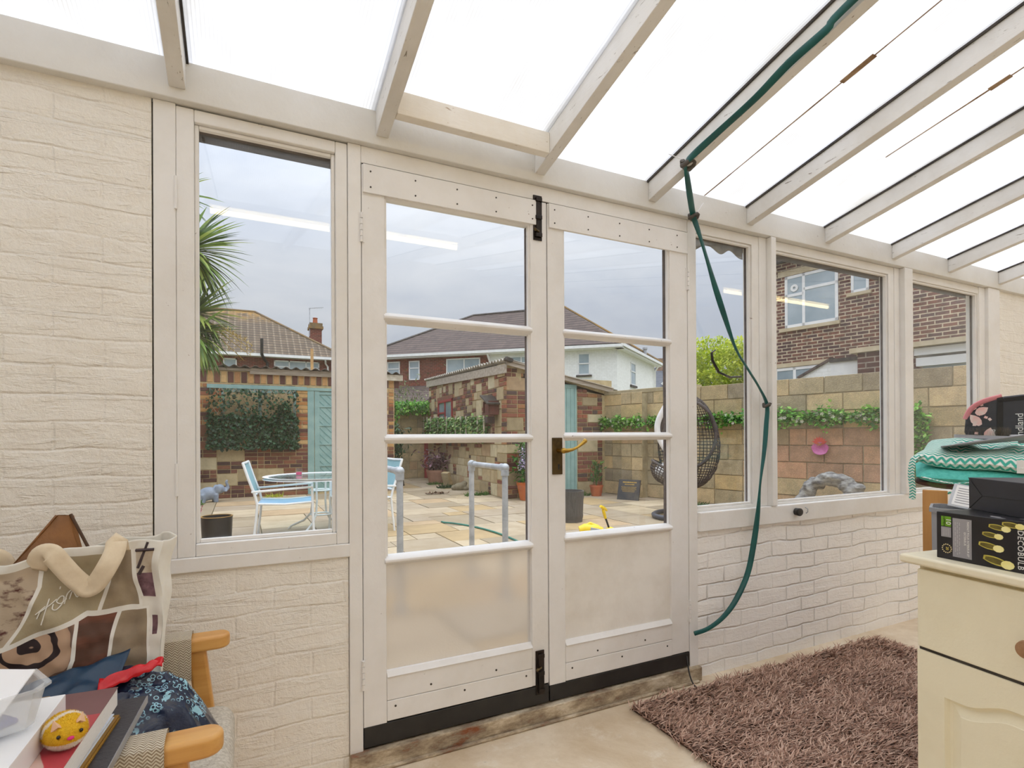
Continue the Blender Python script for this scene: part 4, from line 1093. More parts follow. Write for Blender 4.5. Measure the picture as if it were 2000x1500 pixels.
b = MB(); b.ball((.03, 0, .035), (.07, .06, .035)); b.tube([(-.085, 0, .21), (-.13, 0, .31), (-.145, 0, .345)], [.02, .024, .022], 10); b.tube([(-.21, 0, .40), (-.16, 0, .375), (-.09, 0, .345), (-.05, 0, .32)], [.02, .026, .02, .014], 10); b.build('grip', yel, t, smooth=50)

# ---- hose end on the patio, weeds
b = MB(); b.tube([(2.30 + .02 * math.sin(k * .5), 4.75 - .02 * k, PZ + .012) if k < 4 else (2.30 + .30 * math.sin((k - 4) / 14 * 1.9), 4.68 - 1.5 * ((k - 4) / 14) ** 1.4, PZ + .013) for k in range(20)], .011, 8)
tag(b.build('garden_hose', pbr('green hose', '#2f7f70', '#27695d', 8, .5), smooth=40), 'green hose curling over the paving behind the right handrail', 'hose')
def weed(x, y, n, h, label, seed, mat='leaf', sx=.1):
    b = MB(); r = random.Random(seed)
    for k in range(n * 2):
        q = r.choice([-.8, -.2, .3, .9]) * sx + r.gauss(0, .035)
        b.leaf((q, r.gauss(0, .04), 0), (r.uniform(-1.2, 1.2), r.uniform(-1, 1), r.uniform(.2, 1.1)), (0, 1, 0), .6 * h * r.uniform(.3, 1.2), .014, .5, 3)
    tag(b.build('weed_tuft', M[mat], loc=(x, y, PZ)), label, 'weed', 'weeds along the patio edges')
weed(-.75, 8.4, 90, .16, 'grass tuft near the elephant statue', 1)
weed(3.95, 9.15, 120, .16, 'weed tuft between leaning block and stone ornament', 2, 'leaf_dark', .18)
weed(4.02, 7.5, 130, .14, 'straggling weeds along the outhouse wall near the orange pot', 3, 'leaf', .3)
weed(5.55, 6.5, 80, .16, 'weeds beside the small terracotta pot', 4, 'leaf', .15)
weed(6.3, 4.4, 90, .12, 'weeds at the wall foot behind the egg chair', 5, 'leaf', .25)
weed(4.05, 10.1, 70, .12, 'weeds around the pinkish terracotta pot', 6, 'leaf', .2)
weed(.55, 9.1, 30, .14, 'yellow flowered weed against the shed wall', 7, 'leaf_lime', .1)
b = MB(); rnd = random.Random(8)
for k in range(60): b.leaf((rnd.gauss(0, .12), rnd.gauss(0, .06), .01), (rnd.uniform(-1, 1), rnd.uniform(-1, 1), .3), (0, 0, 1), .06, .04)
tag(b.build('fallen_leaves', island('brown leaves', ['#6a4a34', '#7d5a3e', '#57402f'], .8, 8, .1, 0), loc=(3.35, 8.1, PZ), ), 'few brown fallen leaves on the paving', 'leaves', None, 'stuff')

# ---- gutter and bracket on the outside of this building
b = MB(); b.lathe([(.055, -1.3), (.055, 6.3)], n=12, a0=R(180), a1=R(360))
for i, v in enumerate(b.v): b.v[i] = Vector((v.z, v.x + .175, v.y + 2.236))
tag(b.build('eaves_gutter', M['darkgutter'], solid=.004), 'dark gutter along the outside above the windows', 'gutter')
b = MB(); b.tube([(2.40, .12, 1.48), (2.33, .13, 1.475), (2.26, .14, 1.50), (2.215, .14, 1.56), (2.21, .14, 1.60), (2.235, .14, 1.615)], [.011, .011, .01, .01, .009, .007], 8, flat=.5)
tag(b.build('hanging_bracket', M['iron'], smooth=40), 'black curved hanging basket bracket outside the narrow window', 'bracket')
b = MB(); b.grid(lambda u, v: (1.97 + .42 * u, .09 + .01 * math.sin(9 * u), 2.19 - (.055 + .035 * math.sin(7.5 * u + .4) ** 2) * v), 30, 3)
tag(b.build('polythene_flap', pbr('grey polythene', '#b3b1b0', '#8f8d8c', 14, .3), smooth=60, solid=.002), 'sagging grey polythene flap outside the top of the narrow window', 'plastic sheet')

# ---- cordyline palm
t = thing('cordyline_palm', 'tall spiky cordyline palm at the edge of the tall left window', 'palm tree', (-.70, 6.2, PZ))
b = MB(); b.tube([(-.02, 0, 0), (0, 0, 1.2), (-.04, 0, 2.2), (0, 0, 3.45)], [.09, .075, .065, .05], 10); b.tube([(-.03, 0, 1.9), (.05, .05, 2.3), (.1, .1, 2.75)], [.05, .045, .04], 8); b.tube([(-.03, 0, 1.6), (.02, -.1, 2.0), (.07, -.15, 2.35)], [.05, .045, .04], 8)
b.tube([(0, 0, 3.2), (-.1, .1, 3.8), (-.15, .12, 4.2)], [.05, .045, .04], 8)
b.build('trunk', M['bark'], t, smooth=50)
b = MB(); rnd = random.Random(2)
for (cx, cy, cz, n, L, dn) in ((.05, 0, 3.52, 260, .72, .0), (.14, .12, 2.74, 170, .60, -.15), (.14, -.15, 2.42, 120, .54, -.35), (-.15, .12, 4.25, 80, .6, .1)):
    for k in range(n):
        a = rnd.uniform(0, 2 * math.pi); e = rnd.uniform(-.75, 1.1) + dn
        d = Vector((math.cos(a) * math.cos(e), math.sin(a) * math.cos(e), math.sin(e)))
        b.leaf(Vector((cx, cy, cz)) + d * .05, d, (0, 0, 1), L * rnd.uniform(.75, 1.1), .05, .22 if e > 0 else .35, 5)
b.build('fronds', M['palm'], t)
b = MB()
for k in range(5):
    a = R(-30 + 16 * k); p0 = Vector((.1, -.05, 2.6)); p1 = Vector((.1 + .75 * math.cos(a), -.05 + .5 * math.sin(a), 2.38 - .05 * k)); b.tube([p0, (p0 + p1) / 2 + Vector((0, 0, .08)), p1], [.006, .005, .003], 5)
    for q in range(40):
        f = .35 + .65 * q / 40; c = p0 + (p1 - p0) * f + Vector((0, 0, .08 * (1 - abs(2 * f - 1)))); b.leaf(c, (rnd.uniform(-1, 1), rnd.uniform(-1, 1), rnd.uniform(-.6, .8)), (0, 0, 1), .09, .008)
b.build('flower_stalk', M['palm_old'], t)

# ---- lime tree beyond the wall
t = thing('lime_green_tree', 'yellow green leafy tree beyond the block wall', 'tree', (12.7, 9.6, -.02))
b = MB(); b.tube([(0, 0, 0), (.05, 0, 1.2), (0, .1, 2.0)], [.12, .1, .06], 10)
for k in range(14): a = k * 2.4; b.tube([(0, .05, 1.3 + .03 * k), (.5 * math.cos(a), .5 * math.sin(a), 2.0), (.95 * math.cos(a), .95 * math.sin(a), 2.4 + .05 * (k % 5))], [.04, .02, .006], 6)
b.build('trunk', M['bark'], t)
def fl(r):
    while True:
        p = Vector((r.uniform(-1.6, 1.6), r.uniform(-1.6, 1.6), r.uniform(1.4, 4.5))); q = Vector((p.x / 1.55, p.y / 1.55, (p.z - 2.85) / 1.45))
        if q.length < .82 + .28 * mnoise.noise(p * 1.8) and (q.length > .45 or r.random() < .3): return p
b = MB(); scatter(b, 13000, fl, .10, .065, .2, 17); b.build('crown', M['leaf_lime'], t)
# ================================================================ houses beyond the garden
M['hb_red'] = brick('red house brick', '#8a4130', '#6d3629', '#8f7667', .225, .075, .008, bs=.2)
M['hb_brown'] = brick('multi brown brick', '#8c5743', '#54393a', '#d3c4a8', .215, .072, .010, bs=.3, dark='#35231f', ncl=.6)
M['hb_white'] = brick('white painted brick', '#f6f6f5', '#efefed', '#dfdfdc', .225, .075, .005, bs=.3, dark='#d3d2cd', ncl=.35)
def tiles(name, c1, c2, c3, bw, bh, lich='#a8803c', ly=None, rib=.45, bs=.7):
    m, nt, b = base(name); v = coord(nt, 'UV'); o = coord(nt)
    t = nd(nt, 'ShaderNodeTexBrick', {'Vector': v, 'Color1': lin(c1), 'Color2': lin(c2), 'Mortar': lin(c2), 'Scale': 1.0, 'Mortar Size': .004, 'Mortar Smooth': .6, 'Brick Width': bw, 'Row Height': bh}); t.offset = 0
    sx = nd(nt, 'ShaderNodeSeparateXYZ', {0: v}); x, y = sx.outputs[0], sx.outputs[1]
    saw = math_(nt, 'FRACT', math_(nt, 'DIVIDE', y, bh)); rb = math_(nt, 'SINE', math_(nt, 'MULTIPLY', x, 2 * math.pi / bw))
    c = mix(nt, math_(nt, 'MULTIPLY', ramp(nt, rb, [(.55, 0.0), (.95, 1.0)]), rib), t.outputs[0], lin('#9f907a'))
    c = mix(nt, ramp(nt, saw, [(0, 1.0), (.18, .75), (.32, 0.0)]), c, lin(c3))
    c = mix(nt, ramp(nt, noise(nt, o, 2.3, 6, .7), [(.5, 0.0), (.75, .4)]), c, lin(c3))
    if ly:
        k = math_(nt, 'MULTIPLY', ramp(nt, math_(nt, 'DIVIDE', y, 10.0), [(ly[0] / 10, 0.0), (ly[1] / 10, 1.0)]), ramp(nt, noise(nt, o, 3.0, 5, .7), [(.38, 0.0), (.6, .9)]))
        c = mix(nt, k, c, lin(lich))
    h = math_(nt, 'ADD', math_(nt, 'MULTIPLY', saw, -.6), math_(nt, 'MULTIPLY', rb, .25))
    setc(nt, b, c, .9, 0, h, bs, .05)
    return m
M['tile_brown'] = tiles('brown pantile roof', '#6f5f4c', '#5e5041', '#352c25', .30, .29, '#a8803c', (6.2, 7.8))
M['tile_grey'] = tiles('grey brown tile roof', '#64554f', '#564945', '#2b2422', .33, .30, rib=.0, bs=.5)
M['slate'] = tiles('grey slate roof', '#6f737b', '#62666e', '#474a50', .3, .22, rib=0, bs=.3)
M['lichen'] = pbr('lichened ridge tile', '#a07a3c', '#77664c', 2.2, .9, 0, .2)
M['lintel'] = pbr('pale stone lintel', '#cfc0a3', '#bcab8c', 5, .9)
M['upvc'] = M['whiteplastic']
M['pane_sky'] = pbr('house window pane', '#8fa0ab', '#b3c0c8', .8, .08)
def hwindow(parent, F, s0, s1, z0, z1, cols=(.5,), bars=(), o=-.03, fr=.055, pane=None):
    """house window in a wall frame F(s, out, z)"""
    def bx(mb, a, c, d, e, o0, o1):
        v = [F(s, q, zz) for s in (a, c) for q in (o0, o1) for zz in (d, e)]
        mb.add(v, [(0, 1, 3, 2), (4, 6, 7, 5), (0, 4, 5, 1), (2, 3, 7, 6), (0, 2, 6, 4), (1, 5, 7, 3)])
    b = MB(); bx(b, s0, s0 + fr, z0, z1, -.05, -o); bx(b, s1 - fr, s1, z0, z1, -.05, -o); bx(b, s0, s1, z0, z0 + fr, -.05, -o); bx(b, s0, s1, z1 - fr, z1, -.05, -o)
    for q in cols: c = s0 + (s1 - s0) * q; bx(b, c - fr / 2, c + fr / 2, z0, z1, -.05, -o)
    for q, a0, a1 in bars: zz = z0 + (z1 - z0) * q; bx(b, s0 + (s1 - s0) * a0, s0 + (s1 - s0) * a1, zz - fr / 2, zz + fr / 2, -.05, -o)
    f = b.build('window', M['upvc'], parent)
    b = MB(); bx(b, s0 + fr * .5, s1 - fr * .5, z0 + fr * .5, z1 - fr * .5, -.02, .004); b.build('pane', pane or M['pane_sky'], f)
    return f

# ---- house with brown pantiles, behind the brick shed
t = thing('brown_roof_house', 'red brick house with brown hipped tile roof and chimney, behind the brick shed', 'house', (-4, 27, -.1))
b = MB(); b.box(-8, 8.55, 0, 8, 0, 5.15); b.build('wall', M['hb_red'], t)
b = MB(); ez, rz = 5.25, 8.12
P = [(-8.3, -.35, ez), (8.9, -.35, ez), (8.9, 8.4, ez), (-8.3, 8.4, ez), (-3.6, 4.0, rz), (4.65, 4.0, rz)]
b.add(P, [(0, 1, 5, 4), (1, 2, 5), (2, 3, 4, 5), (3, 0, 4), (3, 2, 1, 0)]); b.build('roof', M['tile_brown'], t)
b = MB(); b.tube([P[4], P[5], P[1]], .075, 6); b.build('ridge', pbr('brown ridge tile', '#6f604f', '#8a7048', 2, .9), t)
b = MB(); b.box(-8.3, 8.9, -.47, -.33, 5.12, 5.25); b.box(-8.3, 8.9, -.33, 0, 5.12, 5.15); b.build('gutter', M['upvc'], t)
F = lambda s, o, z: (s, -o, z)
hwindow(t, F, 3.2, 3.78, 4.2, 5.0, (), ())
hwindow(t, F, 5.4, 7.5, 3.8, 5.02, (.33, .7), ((.75, .0, .33), (.75, .7, 1)))
b = MB(); b.tube([(4.85, -.5, 5.95), (4.85, -.5, 5.2), (4.95, -.35, 5.0), (5.1, -.12, 4.85), (5.1, -.1, 3.6)], .07, 8); b.build('soil_pipe', M['black'], t, smooth=40)
b = MB(); b.tube([(7.75, -.4, 5.08), (7.78, -.2, 4.95), (7.9, -.1, 4.8), (7.9, -.1, 3.6)], .045, 8); b.build('downpipe', M['upvc'], t, smooth=40)
b = MB(); b.box(7.5, 8.12, 3.9, 4.6, 5.6, 7.7); ch = b.build('chimney', M['hb_red'], t)
b = MB(); b.box(7.42, 8.2, 3.82, 4.68, 7.45, 7.6); b.box(7.46, 8.16, 3.86, 4.64, 7.6, 7.78); b.build('chimney_cap', M['lichen'], ch)
b = MB(); b.lathe([(0.12, 0), (.14, .02), (.12, .3), (.15, .34), (.1, .36), (0, .36)], (7.8, 4.25, 7.78), 14); b.build('chimney_pot', M['terracotta'], ch)
b = MB(); b.cyl((7.46, 3.9, 7.0), (7.46, 3.9, 8.62), .02, n=6); b.bar((7.4, 3.85, 8.56), (8.2, 3.7, 8.66), .02, .02)
for k in range(7): b.bar((7.5 + k * .1, 3.6, 8.57 + .012 * k), (7.5 + k * .1, 4.0, 8.57 + .012 * k), .012, .012)
b.build('aerial', M['steel'], ch)
b = MB(); b.cyl((0, 0, 0), (0, 0, 3.3), .035, n=8)
tag(b.build('wooden_pole', pbr('pale pole', '#c2a070', '#a88458', 4, .8), loc=(1.52, 12.0, 0)), 'thin rusty pole rising behind the brick shed roof', 'pole')

# ---- semi-detached pair, turned towards the right
t = thing('semi_detached_house', 'half red brick, half white house with grey tiled roof behind the outhouse', 'house', (15.0, 17.7, -.1))
a = Vector((-.74, .672, 0)); sd = Vector((5.8, 4.2, 0)); sdn = sd.normalized()
L = 12.4; n0 = Vector((-a.y, a.x, 0)); n0 = -n0 if n0.y > 0 else n0     # outward normal of the front
F2 = lambda s, o, z: a * s + n0 * o + Vector((0, 0, z))
n1 = Vector((sdn.y, -sdn.x, 0)); F3 = lambda s, o, z: sdn * s + n1 * o + Vector((0, 0, z))
A0, A1, A2, A3 = Vector((0, 0, 0)), a * L, a * L + sd, sd
up = Vector((0, 0, 1))
def wallpoly(p, q, z0, z1, mat, name='wall'):
    b = MB(); b.add([p + up * z0, q + up * z0, q + up * z1, p + up * z1], [(0, 1, 2, 3)]); return b.build(name, mat, t, solid=.006)
wallpoly(A0, a * 6.0, 0, 5.2, M['hb_white']); wallpoly(a * 6.0, A1, 0, 5.2, M['hb_red']); wallpoly(A0, A3, 0, 5.2, M['hb_white']); wallpoly(A1, A2, 0, 5.2, M['hb_red']); wallpoly(A2, A3, 0, 5.2, M['hb_white'])
ez = 5.33; e = .35
E0, E1, E2, E3 = [Vector(q) for q in (A0 + (-a * e) - sdn * e, A1 + a * e - sdn * e, A2 + a * e + sdn * e, A3 - a * e + sdn * e)]
r1 = Vector((15.4 - 15.0, 22.8 - 17.7, 8.1)); r2 = Vector((11.8 - 15.0, 26.7 - 17.7, 8.1))
b = MB(); b.add([E0 + up * ez, E1 + up * ez, E2 + up * ez, E3 + up * ez, r1, r2], [(0, 1, 5, 4), (1, 2, 5), (2, 3, 4, 5), (3, 0, 4), (3, 2, 1, 0)]); b.build('roof', M['tile_grey'], t)
b = MB(); b.tube([r1, E3 + up * ez], .10, 6); b.build('ridge', M['lichen'], t)
b = MB(); b.tube([r1, r2, E1 + up * ez], .08, 6); b.build('ridge', M['gasket'], t)
b = MB(); b.bar(E0 + up * 5.22, E1 + up * 5.25, .12, .13); b.bar(E0 + up * 5.25, E3 + up * 5.25, .12, .13); b.bar(E0 + up * 5.14 + sdn * .2, E1 + up * 5.14 + sdn * .2, .35, .05); b.bar(E0 + up * 5.14 - a * -.2, E3 + up * 5.14 + a * .2, .35, .05); b.build('gutter', M['upvc'], t)
hwindow(t, F2, 1.2, 1.75, 4.0, 5.0, (), ((.52, 0, 1),)); hwindow(t, F2, 3.6, 5.25, 3.9, 5.0, (.5,), ((.7, .0, .5), (.7, .5, 1)))
hwindow(t, F2, 6.45, 8.2, 3.7, 5.02, (.47,)); hwindow(t, F2, 9.62, 10.2, 4.05, 5.0, (), ((.62, 0, 1),)); hwindow(t, F2, 10.7, 11.4, 4.05, 5.0, (), ((.62, 0, 1),))
hwindow(t, F3, 2.2, 3.1, 3.7, 4.8, (), ((.6, 0, 1),))
b = MB(); b.bar(F2(1.12, .03, 3.96), F2(1.83, .03, 3.96), .1, .08); b.bar(F3(2.1, .03, 3.64), F3(3.2, .03, 3.64), .1, .1); b.build('window_sill', M['gasket'], t)
b = MB(); b.tube([F2(6.0, .3, 5.15), F2(5.98, .2, 4.98), F2(5.95, .08, 4.8), F2(5.95, .08, .2)], .05, 8); b.tube([F3(6.9, .3, 5.1), F3(6.9, .1, 4.8), F3(6.9, .08, .2)], .05, 8); b.build('downpipe', M['upvc'], t, smooth=40)
b = MB(); b.cyl(F3(6.7, -.4, 5.5), F3(6.7, -.4, 6.05), .09, n=10); b.cyl(F3(6.7, -.4, 6.05), F3(6.7, -.4, 6.15), .14, n=10); b.build('flue', M['steel'], t)
b = MB(); q = [F2(8.3, .1, 3.75), F2(12.6, .1, 3.75), F2(12.6, 3.4, 2.3), F2(8.3, 3.4, 2.3)]
b.add(q + [p - Vector((0, 0, .15)) for p in q], [(0, 1, 2, 3), (7, 6, 5, 4), (0, 4, 5, 1), (1, 5, 6, 2), (2, 6, 7, 3), (3, 7, 4, 0)]); b.build('lean_to_roof', M['tile_grey'], t)
b = MB(); v = [F2(s, o, z) for s in (8.4, 12.5) for o in (.1, 3.2) for z in (0, 2.3)]; b.add(v, [(0, 1, 3, 2), (4, 6, 7, 5), (2, 3, 7, 6), (1, 5, 7, 3)]); b.build('lean_to_wall', M['hb_red'], t)

# ---- small slate roofed house far to the right
t = thing('slate_roof_house', 'distant house with grey slate roof and white dormer window', 'house', (35, 37.3, -.1), R(-38))
b = MB(); b.box(-5, 5, 0, 8, 0, 4.2); b.build('wall', M['hb_white'], t)
b = MB(); b.prism([(-.4, 4.2), (8.4, 4.2), (4, 8.0)], -5.4, 5.4, 'x'); b.build('roof', M['slate'], t)
b = MB(); b.box(.2, 1.8, .4, 3, 4.6, 6.1); b.build('dormer_cheek', M['slate'], t)
b = MB(); b.bar((.1, .3, 6.0), (1.0, .3, 6.9), .1, .2); b.bar((1.9, .3, 6.0), (1.0, .3, 6.9), .1, .2); b.box(.5, 1.5, .3, .4, 4.7, 6.0); b.box(-5.4, 5.4, -.5, -.35, 4.1, 4.3); b.build('dormer_trim', M['upvc'], t)
b = MB(); b.box(-.2, .9, 3.6, 4.4, 7.4, 8.9); b.build('chimney', M['hb_brown'], t)

# ---- brown brick house next door, close on the right
t = thing('brown_brick_house', 'tall brown brick house with white windows beyond the block wall', 'house', (10.7, 6.4, -.1))
d3 = Vector((.18, -.984, 0)); n3 = Vector((-.984, -.18, 0)); F4 = lambda s, o, z: d3 * s + n3 * o + Vector((0, 0, z + .1))
def slab(mb, F, s0, s1, o0, o1, z0, z1):
    v = [F(s, o, z) for s in (s0, s1) for o in (o0, o1) for z in (z0, z1)]
    mb.add(v, [(0, 1, 3, 2), (4, 6, 7, 5), (0, 4, 5, 1), (2, 3, 7, 6), (0, 2, 6, 4), (1, 5, 7, 3)])
b = MB(); slab(b, F4, -.12, 2.75, -6, 0, -.1, 5.05); b.build('wall', M['hb_brown'], t)
b = MB(); slab(b, F4, 2.75, 6.5, -6, .45, -.1, 4.95); b.build('wall', M['hb_brown'], t)
b = MB(); slab(b, F4, -.35, 2.8, -6.2, .18, 5.05, 5.2); slab(b, F4, 2.7, 6.7, -6.2, .6, 4.95, 5.1); b.build('roof', M['slate'], t)
b = MB(); slab(b, F4, -.40, 2.75, .1, .24, 4.93, 5.07); slab(b, F4, -.42, -.3, .05, .26, 4.80, 5.0); b.build('gutter', M['gasket'], t)
hwindow(t, F4, .29, 1.38, 3.50, 4.63, (.37,), ((.70, .37, 1), (.62, 0, .37)), -.015, .06)
hwindow(t, F4, 1.62, 1.94, 4.0, 4.62, (), (), -.015, .05)
b = MB(); slab(b, F4, .14, 1.46, -.02, .02, 4.64, 4.77); slab(b, F4, .07, 1.2, -.02, .03, 2.64, 2.73); b.build('lintel', M['lintel'], t)
b = MB(); slab(b, F4, .18, 1.42, -.02, .06, 3.42, 3.49); slab(b, F4, 1.55, 1.99, -.02, .06, 3.93, 3.99); b.build('window_sill', M['lintel'], t)
hwindow(t, F4, .05, 1.1, 1.5, 2.63, (.42,), (), -.015, .06, M['win_dark'])
b = MB(); b.lathe([(.03, 0), (.08, 0), (.08, .01), (.03, .01)], n=20); 
for i, v in enumerate(b.v): b.v[i] = Vector(F4(.50 + v.x, .012 + v.z, 4.35 - v.y))
b.build('fan_vent', M['upvc'], t)
b = MB(); v = [F4(s, o, z) for s, o, z in ((.66, .02, 2.36), (1.30, .02, 2.68), (1.30, .02, 1.5), (.66, .02, 1.5), (.66, .16, 2.36), (1.30, .16, 2.68), (1.30, .16, 1.5), (.66, .16, 1.5))]
b.add(v, [(0, 1, 2, 3), (7, 6, 5, 4), (0, 4, 5, 1), (1, 5, 6, 2), (2, 6, 7, 3), (3, 7, 4, 0)]); b.build('lean_to', M['hb_white'], t)
b = MB(); v = [F4(s, o, z) for s, o, z in ((.64, .01, 2.37), (1.32, .01, 2.71), (1.32, .2, 2.71), (.64, .2, 2.37))]; b.add(v, [(0, 1, 2, 3)]); b.build('lean_to_roof', M['tile_grey'], t, solid=.05)
b = MB(); slab(b, F4, 1.30, 1.95, .05, .18, 1.5, 2.62); b.build('white_panel', M['upvc'], t)
b = MB(); slab(b, F4, 1.29, 2.0, .02, .22, 2.62, 2.69); b.build('panel_roof', M['gasket'], t)
b = MB(); slab(b, F4, 1.96, 3.5, .3, .62, -.1, 2.70); b.build('wing_wall', brick('pier brick', '#6d3f38', '#54332f', '#a4988a', .3, .10, .012), t)
b = MB(); slab(b, F4, 1.84, 2.8, .28, .68, 2.70, 2.79); v = [F4(s, o, z) for s in (2.2, 5.5) for o, z in ((1.0, 2.76), (1.12, 2.76), (1.12, 2.64), (1.0, 2.64))]
b.build('coping', M['lintel'], t)
b = MB(); slab(b, F4, 3.0, 6.4, .6, 1.10, 2.48, 2.60); slab(b, F4, 3.02, 6.4, .55, 1.07, 2.30, 2.44); b.build('fascia', M['upvc'], t)
b = MB(); slab(b, F4, 3.1, 6.2, .5, 1.0, 1.5, 2.3); b.build('garage_opening', M['win_dark'], t)
b = MB(); slab(b, F4, 2.8, 6.5, .45, 1.2, 2.62, 2.70); b.build('flat_roof', M['lintel'], t)
# ================================================================ inside the lean-to
def zig(name, c1, c2, px, amp, per, ax=(0, 1), duty=.5, rough=.9, soft=.12, bs=.3, uv=False, addz=False):
    m, nt, b = base(name); v = coord(nt, 'UV' if uv else 'Object'); s = nd(nt, 'ShaderNodeSeparateXYZ', {0: v})
    x, y = s.outputs[ax[0]], s.outputs[ax[1]]
    if addz: y = math_(nt, 'ADD', y, s.outputs[addz])
    tri = math_(nt, 'MULTIPLY', math_(nt, 'ABSOLUTE', math_(nt, 'SUBTRACT', math_(nt, 'FRACT', math_(nt, 'DIVIDE', x, px)), .5)), 2 * amp)
    f = math_(nt, 'FRACT', math_(nt, 'DIVIDE', math_(nt, 'ADD', y, tri), per))
    d = math_(nt, 'ABSOLUTE', math_(nt, 'SUBTRACT', f, .5))
    r = ramp(nt, d, [(max(0, duty / 2 - soft / 2), 0.0), (duty / 2 + soft / 2, 1.0)])
    c = mix(nt, r, lin(c1), lin(c2))
    c = mix(nt, ramp(nt, noise(nt, coord(nt), 90, 3), [(.45, 0.0), (.8, .25)]), c, lin('#6b5d4c'))
    setc(nt, b, c, rough, 0, r, bs, .002); return m
M['herring'] = zig('herringbone tweed', '#d6ccb8', '#95846d', .013, .007, .0068, (0, 1), .5, .95, .2, .4, False, 2)
M['tweed'] = pbr('oatmeal weave', '#d9d1c2', '#b5ab9a', 130, .95, 0, .5, 160)
M['beech'] = pbr('varnished beech', '#dba65c', '#c98f48', 5, .32, 0, .05, None, (.5, 5, 5))
def rotm(x, y):
    x, y = Vector(x).normalized(), Vector(y).normalized(); z = x.cross(y)
    return Matrix(((x.x, y.x, z.x), (x.y, y.y, z.y), (x.z, y.z, z.z))).to_euler()

# ---- battens
for (x0, x1), lb in (((-.20, 1.44), 'fluorescent batten under the rafters, left of the pair'), ((4.10, 5.74), 'fluorescent batten under the rafters, right of the pair')):
    t = thing('ceiling_light', lb, 'light', ((x0 + x1) / 2, -1.75, 2.62)); L = (x1 - x0) / 2
    b = MB(); b.box(-L, L, -.035, .035, -.045, 0); b.build('batten', M['whiteplastic'], t, bevel=.004)
    b = MB(); b.cyl((-L + .03, 0, -.072), (L - .03, 0, -.072), .016, n=14); b.build('tube', M['tube'], t, smooth=40)
    b = MB(); b.box(-L, -L + .03, -.02, .02, -.095, -.04); b.box(L - .03, L, -.02, .02, -.095, -.04); b.build('end_cap', M['whiteplastic'], t, bevel=.004)

# ---- flat green hose tied along a rafter and down the frame
M['hose'] = pbr('flat green hose', '#0c5955', '#0a4c49', 10, .4)
hp = [(1.628, -1.9, 2.66), (1.628, -1.3, 2.535), (1.628, -.93, 2.45), (1.628, -.88, 2.425), (1.628, -.75, 2.40), (1.628, -.62, 2.358), (1.628, -.45, 2.322), (1.630, -.33, 2.298), (1.634, -.275, 2.282),
      (1.68, -.235, 2.25), (1.78, -.15, 2.215), (1.885, -.062, 2.19), (1.915, -.06, 2.13), (1.937, -.06, 2.082), (1.986, -.055, 1.98), (2.035, -.05, 1.877), (2.101, -.05, 1.731), (2.17, -.05, 1.592), (2.258, -.05, 1.491), (2.331, -.05, 1.41), (2.394, -.047, 1.321),
      (2.388, -.047, 1.217), (2.369, -.05, 1.088), (2.337, -.052, .934), (2.314, -.055, .781), (2.283, -.055, .63), (2.238, -.055, .483), (2.159, -.055, .367), (2.072, -.055, .294), (1.971, -.055, .253), (1.883, -.055, .244)]
# smooth the path
def cat(pts, n=5):
    P = [Vector(p) for p in pts]; o = []
    for i in range(len(P) - 1):
        a, b_, c, d = P[max(i - 1, 0)], P[i], P[i + 1], P[min(i + 2, len(P) - 1)]
        for k in range(n):
            t = k / n; o.append(.5 * ((2 * b_) + (c - a) * t + (2 * a - 5 * b_ + 4 * c - d) * t * t + (3 * b_ - a - 3 * c + d) * t ** 3))
    o.append(P[-1]); return o
pts = cat(hp); n = len(pts)
tw = [.9 * math.sin(i * .16) + i * .045 for i in range(n)]
rr = [.0135 if i < n * .86 else .0135 - .0035 * (i - n * .86) / (n * .14) for i in range(n)]
fl_ = .42
b = MB(); b.tube(pts, rr, 12, False, fl_, tw)
o = b.build('garden_hose', M['hose'], smooth=50); tag(o, 'flat dark green hose tied along a rafter and hanging down beside the doors', 'hose')
M['foam'] = pbr('grey foam wrap', '#6a6560', '#55504c', 14, .9, 0, .4)
for c, lb, tail, sc in (((1.647, -.275, 2.284), 'grey foam wrap tying the hose to the rafter', (-.06, .05, .05), 1.25), ((1.888, -.062, 2.186), 'grey foam wrap tying the hose to the wall plate above the door corner', (.06, 0, .075), 1.0), ((2.394, -.047, 1.318), 'grey foam wrap tying the hose to the window mullion', (.075, -.02, .008), .85)):
    t = thing('hose_tie', lb, 'tie', c)
    b = MB(); b.tube([Vector((.022 * math.cos(a), .016 * math.sin(a), .016 * math.sin(a * 1.5) * .6)) * sc for a in [k * .7 for k in range(14)]], .0085 * sc, 8); b.build('wrap', M['foam'], t, smooth=50)
    b = MB(); b.bar((0, -.01, 0), tail, .005, .0015); b.build('cable_tie', M['whiteplastic'], t)
t = thing('black_knob', 'black rubber knob fixed on the window sill board', 'knob', (2.645, -.022, .757))
b = MB(); b.cyl((0, 0, 0), (-.006, -.028, 0), .019, .021, 20); b.ball((-.006, -.028, 0), (.021, .006, .021)); b.build('knob', M['black'], t, smooth=40)
b = MB(); b.tube([(0, 0, .02), (0, -.014, .012), (0, -.014, -.004), (0, -.004, -.012)], .0028, 6)
tag(b.build('screw_hook', M['steel'], loc=(2.722, -.022, .755), smooth=40), 'small metal screw hook on the sill board next to the black knob', 'hook')
b = MB(); b.tube(cat([(1.875, -.012, .125), (1.855, -.055, .05), (1.85, -.10, .018), (1.88, -.16, .008), (1.91, -.2, .006)]), .0035, 6)
tag(b.build('loose_wire', M['black'], smooth=40), 'short black wire hanging from the door bottom to the floor', 'wire')

